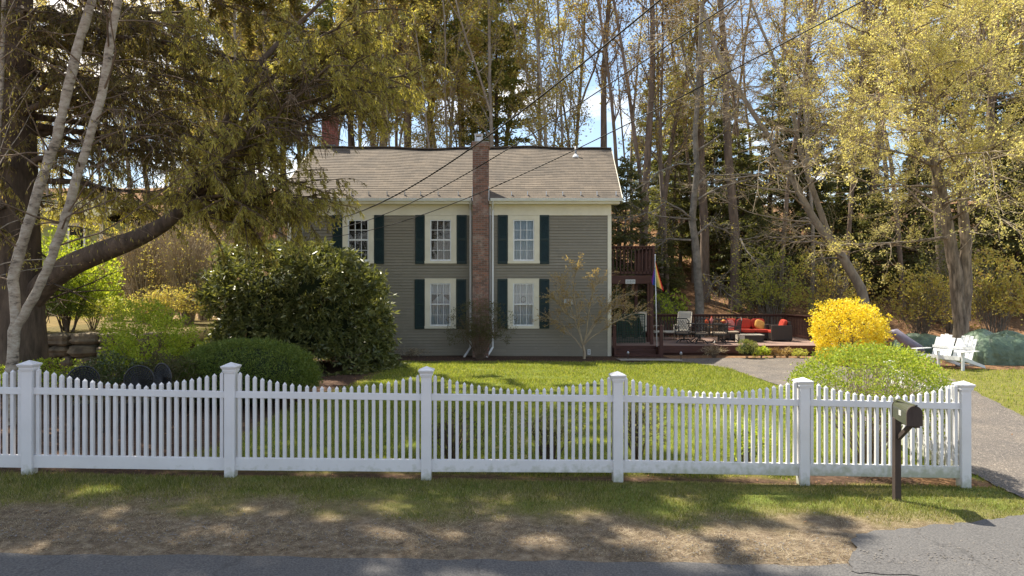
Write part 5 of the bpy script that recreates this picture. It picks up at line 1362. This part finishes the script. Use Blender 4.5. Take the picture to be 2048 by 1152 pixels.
for (px, Y, k, s) in [(1255, 34, 1, .9), (1345, 41, 1, 1), (1425, 44, 1, .9), (1370, 46, 2, .8), (1470, 39, 1, .9), (1515, 36, 1, .55), (1540, 41, 2, .9), (1620, 40, 2, .7), (1700, 41, 1, 1),
                      (1745, 37, 1, .6), (1840, 38, 1, .9), (1885, 44, 2, .9), (1990, 41, 2, 1), (2040, 36, 1, 1), (2080, 40, 2, 1), (1330, 35, 1, .5), (1450, 48, 2, .9), (1590, 47, 2, 1), (1720, 47, 2, 1), (1300, 50, 2, .7), (1350, 53, 2, .75)]:
    place(PC[k], px, Y, LH, 'hemlocks on the shaded slope', s, 'hemlock_tree', 'tree')
for (px, Y, k, s) in [(260, 40, 1, .9), (340, 42, 2, .9), (400, 38, 0, .9), (450, 44, 2, 1), (500, 38, 1, .9), (300, 50, 0, .9), (410, 50, 2, 1), (200, 48, 5, .8), (20, 42, 0, .9), (-60, 40, 2, .9), (530, 50, 0, 1), (90, 38, 2, .6), (215, 37, 2, .45), (355, 36, 2, .5), (60, 46, 0, .8), (120, 50, 2, .8), (440, 36, 2, .5), (180, 44, 2, .7), (330, 46, 2, .75)]:
    place(PD[k], px, Y, LF, 'woodland trees behind the left garden', s)

# --- grey trunk with pale crooked branches behind the deck
def grey_tree():
    X, Y = PX(1398, 31.5), 31.5; r = rng(61); T = Tubes(); zg = G(X, Y)
    pts = np.array([[PX(a, Y) - X, 0, PZ(b, Y) - zg] for a, b in ((1400, 650), (1399, 600), (1396, 560), (1394, 520), (1390, 480), (1384, 440), (1388, 400), (1394, 340), (1390, 270), (1396, 190), (1400, 100), (1404, 0), (1410, -80))]); pts[0][2] = -.2
    T.add(pts, np.linspace(.21, .08, 13), 10); ends = []
    br = [[(1397, 545), (1405, 552), (1418, 562), (1424, 568), (1440, 562), (1448, 575), (1462, 588), (1490, 605)], [(1424, 568), (1421, 585), (1408, 605)], [(1394, 470), (1418, 448), (1440, 455), (1465, 465), (1480, 478), (1520, 475), (1560, 462)], [(1480, 478), (1484, 500), (1500, 530)],
          [(1388, 440), (1360, 420), (1330, 405), (1300, 425), (1262, 440)], [(1385, 480), (1350, 478), (1332, 478), (1318, 490), (1308, 500)], [(1392, 370), (1420, 350), (1470, 352), (1540, 350)], [(1395, 330), (1360, 330), (1320, 345), (1270, 380)], [(1394, 400), (1440, 375), (1500, 360), (1540, 330)], [(1395, 250), (1430, 200), (1450, 140), (1480, 80)], [(1398, 200), (1370, 150), (1350, 80)], [(1396,300),(1440,270),(1470,210)], [(1394,440),(1340,436),(1290,430),(1240,445)]]
    for b in br:
        dy = r.uniform(-1.6, 1.2); P = np.array([[PX(a, Y) - X, dy * i / len(b), PZ(c, Y) - zg] for i, (a, c) in enumerate(b)])
        t = np.linspace(0, len(P) - 1, len(P) * 2 - 1); P = np.stack([np.interp(t, np.arange(len(P)), P[:, q]) for q in range(3)], -1); P += r.normal(0, .03, P.shape)
        T.add(P, np.linspace(.06, .018, len(P)), 5)
        for q in range(len(P) * 3):
            j = r.randint(1, len(P)); d = nrm(P[j] - P[j-1]) + rdir(r, 1)[0] * .8 + np.array([0, 0, -.1]); P2 = path(r, P[j], d, r.uniform(.4, 1.4), 4, .2, .02); T.add(P2, np.linspace(.013, .005, 5), 3)
            for w in range(3): j2 = r.randint(1, 5); T.add(path(r, P2[j2], nrm(P2[j2]-P2[j2-1]) + rdir(r, 1)[0] * .7, .4, 2, .2), [.006, .005, .004], 3); ends.append(P2[j2])
    E = np.array(ends); k = r.randint(0, len(E), 1500); Q = leafquads(r, E[k] + r.normal(0, .1, (1500, 3)), rdir(r, 1500), .08, .05)
    finish_tree('beech_tree', 'grey trunked tree with pale crooked bare branches right behind the deck railing', 'tree', (X, Y, zg), T.mesh('beech_trunk', M['twig2']), quads_mesh('beech_crown', Q, M['buds']))
M['twig2'] = mat('pale_grey_bark', (.27, .24, .20), .85, (.13, .115, .095), 4, bump=.5)
grey_tree()

# --- leaning bare tree
def spray_tree(name, lab, spine, Y, rad, seed, nb, bl, barkm, leafm, nleaf, leafL, leafW, bdir=(0, 0, .3), ysp=1.0, clump=.12, first=.25, zg=None, twigs=5, subs=9, second=None):
    r = rng(seed); X = PX(spine[0][0], Y); zg = G(X, Y); T = Tubes(); ends = []; ed = []
    spines = [(spine, rad)] + (second or [])
    for (sp, rd) in spines:
        P = np.array([[PX(a, Y) - X, ysp * .25 * i * 0, PZ(b, Y) - zg] for i, (a, b) in enumerate(sp)]); P[0][2] = min(P[0][2], -.1) if sp is spine else P[0][2]
        m = 24; t = np.linspace(0, len(P) - 1, m); P = np.stack([np.interp(t, np.arange(len(P)), P[:, q]) for q in range(3)], -1); P += r.normal(0, rd * .12, P.shape)
        T.add(P, rd * (1 - .8 * np.linspace(0, 1, m)), 10)
        for b in range(nb):
            s = first + (1 - first) * (b + r.uniform()) / nb; j = min(m - 2, int(s * (m - 1)))
            an = r.uniform(0, 6.28); d = nrm(np.array([math.cos(an), math.sin(an), 0]) + np.array(bdir) + r.normal(0, .2, 3)); L = bl * r.uniform(.5, 1.1) * (1 - .35 * s)
            C = path(r, P[j], d, L, 9, .10, -.015); rb = max(.012, rd * .28 * (1 - .6 * s)); T.add(C, np.linspace(rb, .009, 10), 5)
            for q in range(subs):
                k = r.randint(2, 10); d2 = nrm(C[k] - C[k-1]) + rdir(r, 1)[0] * .75; L2 = L * r.uniform(.15, .4); C2 = path(r, C[k], d2, L2, 4, .14, .0); T.add(C2, np.linspace(.014, .006, 5), 3)
                for w in range(twigs):
                    k2 = r.randint(1, 5); d3 = nrm(C2[k2] - C2[k2-1]) + rdir(r, 1)[0] * .8; C3 = path(r, C2[k2], d3, L2 * r.uniform(.35, .7), 3, .18, .02); T.add(C3, [.007, .006, .005, .004], 3); ends += [C3[1], C3[2], C3[3]]; ed += [d3] * 3
    E = np.array(ends); ED = nrm(np.array(ed))
    cm = None
    if nleaf:
        nc = nleaf // 8; k = r.randint(0, len(E), nc); cpt = np.repeat(E[k], 8, 0); P = cpt + r.normal(0, clump, (nc * 8, 3)); Q = leafquads(r, P, rdir(r, nc * 8) + np.array([0, 0, .2]), leafL, leafW, .2); cm = quads_mesh(name + '_crown', Q, M[leafm])
    return finish_tree(name, lab, 'tree', (X, Y, zg), T.mesh(name + '_trunk', M[barkm], twig=M['twig']), cm), E
spray_tree('leaning_tree', 'bare grey tree leaning left behind the forsythia with a spray of fine twigs',
           [(1738, 640), (1730, 600), (1712, 560), (1690, 520), (1660, 480), (1620, 430), (1590, 370), (1560, 310), (1520, 250), (1470, 170), (1430, 100), (1405, 20), (1390, -60)], 29.5, .24, 62, 34, 5.4, 'barkgrey', 'buds', 5000, .06, .035, (-.35, 0, .25), twigs=5, subs=10, clump=.12,
           second=[([(1660, 480), (1625, 380), (1600, 300), (1580, 200), (1540, 100), (1500, 0), (1480, -60)], .14)])
# --- yellow flowering maple at right
spray_tree('maple_tree', 'double trunked maple covered in yellow blossom at the right of the picture',
           [(1922, 700), (1920, 640), (1912, 560), (1900, 480), (1885, 400), (1868, 320), (1845, 230), (1820, 140), (1790, 60), (1770, -40), (1760, -140)], 25.0, .27, 63, 46, 6.6, 'barkmaple', 'maplefl', 98000, .068, .044, (-.08, 0, .34), twigs=5, subs=12, clump=.075, first=.33,
           second=[([(1930, 640), (1934, 560), (1932, 480), (1926, 400), (1918, 330), (1925, 240), (1950, 140), (1965, 40), (1975, -60), (1985, -160)], .22)])
# --- shrubby lower tree behind the maple
for i, (px, Y, h_, nl, lm, lab) in enumerate(((1840, 30, 3.4, 3600, 'buds', 'yellow green understory bush behind the low tarp'), (1990, 28, 4.0, 4200, 'buds', 'yellow green understory bush right of the maple trunks'), (1540, 33, 4.6, 3400, 'budsgreen', 'leafy green understory bush behind the red sofa'), (1655, 34, 4.5, 2800, 'buds', 'twiggy understory bush behind the leaning tree'), (1330, 31.5, 2.2, 1300, 'lime', 'fresh green low bush behind the flagpole'), (1900, 34, 5, 3500, 'hemlock', 'dark green understory bush behind the maple trunks'))):
    shrub('understory_bush', lab, 'shrub', PX(px, Y), Y, 1.9 if i != 4 else 1.0, 1.2, h_, nl, .12, .07, lm, 70 + i, stems=60, stem_r=.015, shell=.95, lump=.22, stem_mat='twig2')

# --- small japanese maple in front of the house corner
def jmaple():
    X, Y = PX(1168, 23.2), 23.2; zg = G(X, Y); r = rng(64); T = Tubes(); ends = []; ed = []
    def c(a, b, dy=0): return np.array([PX(a, Y) - X, dy, PZ(b, Y) - zg])
    T.add(np.array([c(1168, 725), c(1169, 705), c(1166, 690)]), [.055, .045, .04], 7)
    limbs = [[(1166, 692), (1160, 670), (1150, 640), (1135, 600), (1120, 570)], [(1167, 690), (1180, 665), (1195, 635), (1215, 610), (1245, 590)], [(1167, 690), (1172, 660), (1175, 625), (1180, 590), (1192, 560)], [(1164, 695), (1145, 672), (1125, 650), (1105, 640)], [(1168, 688), (1190, 670), (1215, 650), (1240, 635), (1262, 625)], [(1166, 690), (1158, 650), (1150, 610), (1146, 570), (1148, 545)], [(1168, 690), (1185, 650), (1210, 625), (1232, 612)], [(1150, 640), (1130, 625), (1110, 600)]]
    for li in limbs:
        dy = r.uniform(-.7, .5); P = np.array([c(a, b, dy * i / 4) for i, (a, b) in enumerate(li)]); t = np.linspace(0, len(P)-1, 10); P = np.stack([np.interp(t, np.arange(len(P)), P[:, q]) for q in range(3)], -1); P += r.normal(0, .012, P.shape)
        T.add(P, np.linspace(.024, .008, 10), 5)
        for q in range(20):
            j = r.randint(3, 10); d = nrm(P[j] - P[j-1]) * .8 + rdir(r, 1)[0] * np.array([1, 1, .5]) * .6; P2 = path(r, P[j], d, r.uniform(.25, .6), 4, .15, .03); T.add(P2, np.linspace(.009, .004, 5), 3)
            for w in range(4):
                j2 = r.randint(1, 5); d3 = nrm(P2[j2]-P2[j2-1]) + rdir(r, 1)[0] * .6; P3 = path(r, P2[j2], d3, .2, 2, .2); T.add(P3, [.005, .004, .003], 3); ends += [P3[1], P3[2]]; ed += [d3, d3]
    E = np.array(ends); ED = nrm(np.array(ed)); n = 6000; k = r.randint(0, len(E), n); Q = leafquads(r, E[k] + r.normal(0, .02, (n, 3)), ED[k] + rdir(r, n) * .5, .06, .018)
    finish_tree('japanese_maple', 'small spreading bare ornamental maple in front of the right house corner', 'tree', (X, Y, zg), T.mesh('japanese_maple_trunk', M['twig']), quads_mesh('japanese_maple_crown', Q, M['jmaple']))
jmaple()

# --- birch in the foreground left
def birchmat():
    m, t, p, o = _base('birch_bark')
    tcn = t.nodes.new('ShaderNodeTexCoord'); mpn = t.nodes.new('ShaderNodeMapping'); mpn.inputs['Scale'].default_value = (1, 1, 2.2)
    n = t.nodes.new('ShaderNodeTexNoise'); n.inputs['Scale'].default_value = 6; n.inputs['Detail'].default_value = 9; n.inputs['Roughness'].default_value = .7; t.links.new(tcn.outputs['Object'], mpn.inputs[0]); t.links.new(mpn.outputs[0], n.inputs['Vector'])
    c = t.nodes.new('ShaderNodeValToRGB'); e = c.color_ramp.elements; e.new(.5); e[0].position = .34; e[0].color = (.07, .055, .042, 1); e[1].position = .46; e[1].color = (.30, .25, .19, 1); e[2].position = .66; e[2].color = (.48, .43, .35, 1)
    t.links.new(n.outputs['Fac'], c.inputs['Fac']); t.links.new(c.outputs['Color'], p.inputs['Base Color']); p.inputs['Roughness'].default_value = .75
    b = t.nodes.new('ShaderNodeBump'); b.inputs['Strength'].default_value = .5; b.inputs['Distance'].default_value = .01; t.links.new(n.outputs['Fac'], b.inputs['Height']); t.links.new(b.outputs['Normal'], p.inputs['Normal'])
    return m
M['birch'] = birchmat()
def birch():
    Y = 11.2; X = PX(22, Y); zg = G(X, Y); r = rng(65); T = Tubes(); TW = Tubes(); ends = []
    def c(a, b, dy=0): return np.array([PX(a, Y) - X, dy, PZ(b, Y) - zg])
    s1 = [(22, 800), (22, 740), (28, 680), (33, 630), (25, 560), (40, 500), (62, 430), (90, 340), (122, 250), (140, 160), (160, 80), (183, 0), (200, -80), (215, -180)]
    s2 = [(33, 650), (60, 615), (85, 575), (108, 530), (130, 480), (152, 430), (175, 350), (200, 290), (228, 200), (245, 110), (268, 20), (285, -60), (300, -160)]
    for s, r0, r1, dy in ((s1, .115, .085, 0), (s2, .10, .07, -.5)):
        P = np.array([c(a, b, dy * i / 12) for i, (a, b) in enumerate(s)])
        if s is s1: P[0][2] = -.1
        t = np.linspace(0, len(P)-1, 40); P = np.stack([np.interp(t, np.arange(len(P)), P[:, q]) for q in range(3)], -1); P[1:-1] = (P[:-2] + P[1:-1]*2 + P[2:]) / 4; P += r.normal(0, .008, P.shape)
        T.add(P, np.linspace(r0, r1, 40) * .76 * (1 + r.normal(0, .05, 40)), 12)
        for b in range(23):
            j = r.randint(12, 39); an = r.uniform(0, 6.28); d = np.array([math.cos(an), math.sin(an) * .7, r.uniform(.2, .8)]); L = r.uniform(1.0, 3.0); C = path(r, P[j], d, L, 7, .14, -.05); TW.add(C, np.linspace(.016, .005, 8), 4)
            for q in range(9):
                k = r.randint(2, 8); C2 = path(r, C[k], nrm(C[k]-C[k-1]) + rdir(r, 1)[0] * .6 + np.array([0, 0, -.3]), r.uniform(.4, 1.1), 4, .15, -.12); TW.add(C2, np.linspace(.006, .003, 5), 3); ends += list(C2[1:])
    o = thing('birch_tree', 'pale birch with two leaning stems at the left behind the fence', 'tree', (X, Y, zg))
    link('trunk', T.mesh('birch_trunk', M['birch']), o); link('twigs', TW.mesh('birch_twigs', M['twigbrown']), o)
    E = np.array(ends); k = r.randint(0, len(E), 4200); D = rdir(r, 4200) * .25 + np.array([0, 0, -1]); Q = leafquads(r, E[k], D, .06, .009); link('crown', quads_mesh('birch_catkins', Q, M['buds']), o)
birch()
def birch_small():
    Y = 12.5; X = PX(-24, Y); r = rng(66); T = Tubes(); P = np.array([[0, 0, -.1], [.02, 0, 1], [-.05, .1, 2.4], [.03, .1, 4], [.1, .2, 6], [.1, .3, 9]]); T.add(P, np.linspace(.08, .03, 6), 8); E = []
    TW = Tubes()
    for b in range(14): C = path(r, P[2] + (P[5]-P[2]) * r.uniform(0, 1), [r.normal(), r.normal(), .5], 1.6, 5, .15); T.add(C, np.linspace(.014, .005, 6), 3); E += list(C[2:])
    E = np.array(E); k = r.randint(0, len(E), 600); Q = leafquads(r, E[k] + r.normal(0, .1, (600, 3)), rdir(r, 600), .06, .02)
    finish_tree('birch_tree', 'thin birch stem at the very left edge', 'tree', (X, Y, G(X, Y)), T.mesh('thin_birch', M['birch']), quads_mesh('thin_birch_crown', Q, M['buds']))
birch_small()

# --- big old conifer at left
def big_conifer():
    Y0 = 15.0; X = PX(38, Y0); zg = G(X, Y0); r = rng(67); T = Tubes(); NP = []; ND = []; NP2 = []; ND2 = []; NP3 = []; ND3 = []
    H = 25.0; tr = np.array([[.0, 0, -.1], [0, 0, .6], [-.05, 0, 2], [-.1, 0, 4], [-.15, 0, 7], [-.1, 0, 11], [0, 0, 17], [0, 0, H]]); T.add(tr, np.array([.72, .56, .50, .46, .40, .32, .18, .03]), 16)
    def at(a, b, Yv): return np.array([PX(a, Yv) - X, Yv - Y0, PZ(b, Yv) - zg])
    def trunk(z): return np.array([np.interp(z, tr[:, 2], tr[:, 0]), 0, z])
    def limb(C, r0, r1, dens=1.0, side_len=1.0, start=.12, high=False):
        n = len(C); T.add(C, np.linspace(r0, r1, n), 7 if r0 > .05 else 5); seg = np.linalg.norm(np.diff(C, axis=0), axis=1).sum()
        nb = int(seg * 4.6 * dens)
        for q in range(nb):
            s = start + (1 - start) * (q + r.uniform()) / nb; k = s * (n - 1); j = min(n - 2, int(k)); p = C[j] + (C[j+1] - C[j]) * (k - j); d = nrm(C[j+1] - C[j]); sd = nrm(np.cross(d, [0, 0, 1.0])) * (1 if q % 2 else -1)
            L = (.55 + 1.25 * math.sin(min(1, s * 1.25) * 2.6)) * side_len * r.uniform(.6, 1.2); P2 = path(r, p, sd * .8 + d * .7 + np.array([0, 0, r.uniform(-.25, .15)]), L, 6, .10, -.05); T.add(P2, np.linspace(.013 + .008 * L, .005, 7), 3)
            m = int(11 * L)
            for w in range(m):
                kk = r.uniform(.8, 6); jj = min(5, int(kk)); pp = P2[jj] + (P2[jj+1] - P2[jj]) * (kk - jj); L3 = r.uniform(.15, .5) * (.6 + L * .3); dd = nrm(nrm(P2[jj+1] - P2[jj]) * .5 + rdir(r, 1)[0] * .55 + np.array([0, 0, -.55]))
                P3 = path(r, pp, dd, L3, 3, .12, -.18); T.add(P3, [.006, .005, .004, .003], 3)
                wx = pp[0] + X; wz = pp[2] + zg
                if not high and (-4.6 < wx < -3.45 and 5.35 < wz < 6.75): continue     # a natural gap in the boughs
                c = 21; t = r.uniform(0, 3, c); ji = np.minimum(2, t.astype(int)); base = P3[ji] + (P3[ji+1] - P3[ji]) * (t - ji)[:, None]
                bright = (pp[0] > 4.2 or pp[2] < 4.9) and r.uniform() < .75  # outer and low sprays get the painted sunlit tone
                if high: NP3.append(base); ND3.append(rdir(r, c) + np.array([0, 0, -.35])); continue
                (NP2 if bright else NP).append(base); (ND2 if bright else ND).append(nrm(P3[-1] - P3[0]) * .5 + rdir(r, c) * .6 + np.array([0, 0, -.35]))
    def bez(p0, p1, sag, n=10, rise=0):
        t = np.linspace(0, 1, n)[:, None]; m = (p0 + p1) / 2 + np.array([0, 0, rise]); C = (1-t)**2 * p0 + 2*t*(1-t) * m + t*t * p1; C += r.normal(0, .05, C.shape) * np.sin(np.linspace(0, math.pi, n))[:, None]; return C
    # the massive low limb
    big = [(60, 600, 15.0), (110, 545, 14.9), (180, 512, 14.6), (250, 487, 14.2), (300, 465, 14.0), (345, 438, 13.8), (385, 390, 13.8), (420, 330, 13.9), (450, 250, 14.0), (490, 160, 14.2), (560, 80, 14.4), (640, 10, 14.6), (700, -60, 14.8)]
    C = np.array([at(*b) for b in big]); t = np.linspace(0, len(C)-1, 30); C = np.stack([np.interp(t, np.arange(len(C)), C[:, q]) for q in range(3)], -1); C[1:-1] = (C[:-2] + C[1:-1] + C[2:]) / 3
    T.add(C, np.interp(np.linspace(0, 1, 30), [0, .2, .42, 1], [.27, .22, .13, .02]), 12)
    # limbs leaving the low limb and the trunk towards given picture points at given depth
    tg = [(830, 150, 14.5, 9), (760, 200, 15.6, 9), (570, 300, 15.0, 8), (645, 385, 16.0, 6), (640, 405, 15.2, 5), (655, 400, 16.2, 5), (600, 430, 15.8, 6), (580, 400, 14.2, 6), (530, 450, 14.4, 6), (800, 110, 16.5, 10), (720, 60, 15.0, 11), (560, 180, 13.2, 7), (540, 340, 13.6, 6), (500, 420, 13.2, 5), (660, 130, 12.8, 8), (740, 130, 13.6, 9), (540, 230, 12.6, 7), (800, 170, 15.2, 10), (700, 90, 14.4, 10), (770, 60, 15.6, 11), (740, 20, 14.0, 12), (610, 60, 13.4, 10), (480, 460, 15.5, 4), (700, 120, 14.6, 9)]
    for (a, b, Yv, j0) in tg + [(450, 400, 14.8, 5), (430, 300, 13.2, 6)]:
        p1 = at(a, b, Yv); j = min(27, 6 + j0 + r.randint(0, 4)); p0 = C[j]; limb(bez(p0, p1, 0, 11, r.uniform(.1, .7)), .06, .012, 1.0, .85, .1)
    tr_t = [(430, 120, 17.5), (350, 60, 16.5), (300, 200, 18.0), (420, 260, 18.5), (330, 330, 17), (260, 420, 17.5), (450, 340, 17), (200, 60, 18), (520, 40, 18), (380, 400, 16.2), (230, 300, 16.5), (100, 100, 17), (150, 250, 17.5), (480, 120, 13), (330, 150, 12.6), (250, 30, 13.5), (400, 20, 12.5), (-60, 200, 14), (-40, 350, 14), (-50, 80, 15), (60, 20, 13), (150, 130, 13.4), (560, 150, 16.8), (470, 200, 19), (380, 250, 15.8), (120, 420, 17.8), (-20, 480, 14.2), (600, 200, 18.5), (300, 270, 14.0), (420, 60, 15.2), (520, 300, 17.5)]
    for (a, b, Yv) in tr_t:
        p1 = at(a, b, Yv); z0 = max(1.8, min(H - 2, p1[2] + r.uniform(-.6, 1.4))); p0 = trunk(z0); limb(bez(p0, p1, 0, 11, r.uniform(-.2, .6)), .085, .012, .9, .95, .22)
    for q in range(60):   # unseen upper crown, spread wide to throw shade on the verge
        z0 = r.uniform(9.5, 23); an = r.uniform(0, 6.28); L = 8.2 * (1 - max(0, z0 - 13) / 12) + .8; p0 = trunk(z0); p1 = p0 + np.array([math.cos(an) * L, math.sin(an) * L, -.3]); limb(bez(p0, p1, 0, 9, .4), .06, .012, .31, 1.25, .2, True)
    # dead snags close to the trunk
    for q in range(46):
        z0 = r.uniform(1.5, 9); an = r.uniform(0, 6.28); P2 = path(r, trunk(z0), [math.cos(an), math.sin(an), r.uniform(-.3, .3)], r.uniform(.8, 3.0), 6, .15, .02); T.add(P2, np.linspace(.03, .006, 7), 4)
        for w in range(8): j = r.randint(1, 7); T.add(path(r, P2[j], rdir(r, 1)[0], .5, 3, .2), [.008, .007, .006, .004], 3)
    o = thing('spruce_tree', 'enormous old conifer with drooping olive foliage and a massive curved low limb at left', 'tree', (X, Y0, zg))
    link('trunk', T.mesh('spruce_trunk', M['bark'], twig=M['twigbrown']), o)
    P = np.concatenate(NP); D = np.concatenate(ND); link('crown', quads_mesh('spruce_crown', leafquads(r, P, D, .08, .017, .2), M['needles']), o)
    P = np.concatenate(NP2); D = np.concatenate(ND2); link('outer_foliage', quads_mesh('spruce_outer', leafquads(r, P, D, .095, .021, .2), M['needleslit']), o)
    P = np.concatenate(NP3); D = np.concatenate(ND3); link('upper_foliage', quads_mesh('spruce_upper', leafquads(r, P, D, .21, .06, .3), M['needles']), o)  # leaves enlarged out of view so the crown casts enough shade
    print('NEEDLES', len(NP) * 14, len(NP2) * 14, 'verts', T.n)
big_conifer()

# unseen trees: one added at left for shade, the rest mirrored in the windows
for (x, y, k, s) in ((-13, 7.5, 2, .62), ):
    finish_tree('roadside_tree', 'unseen budding tree added past the left edge for shade', 'tree', (x, y, G(x, y)), PD[k][0], PD[k][1], 1.0, None, s)
for i, (x, y, k, s) in enumerate(((-8, -14, 0, .8), (-2, -17, 2, .8), (5, -15, 1, .8), (11, -18, 0, .9), (-15, -16, 1, .8), (18, -14, 2, .8))):
    finish_tree('roadside_tree', 'budding tree across the road behind the viewer', 'tree', (x, y, -.1), PD[k][0], PD[k][1], i * 1.3, 'trees across the road', s)
print('OBJECTS', len(bpy.data.objects), 'POLYS', sum(len(m.polygons) for m in bpy.data.meshes))
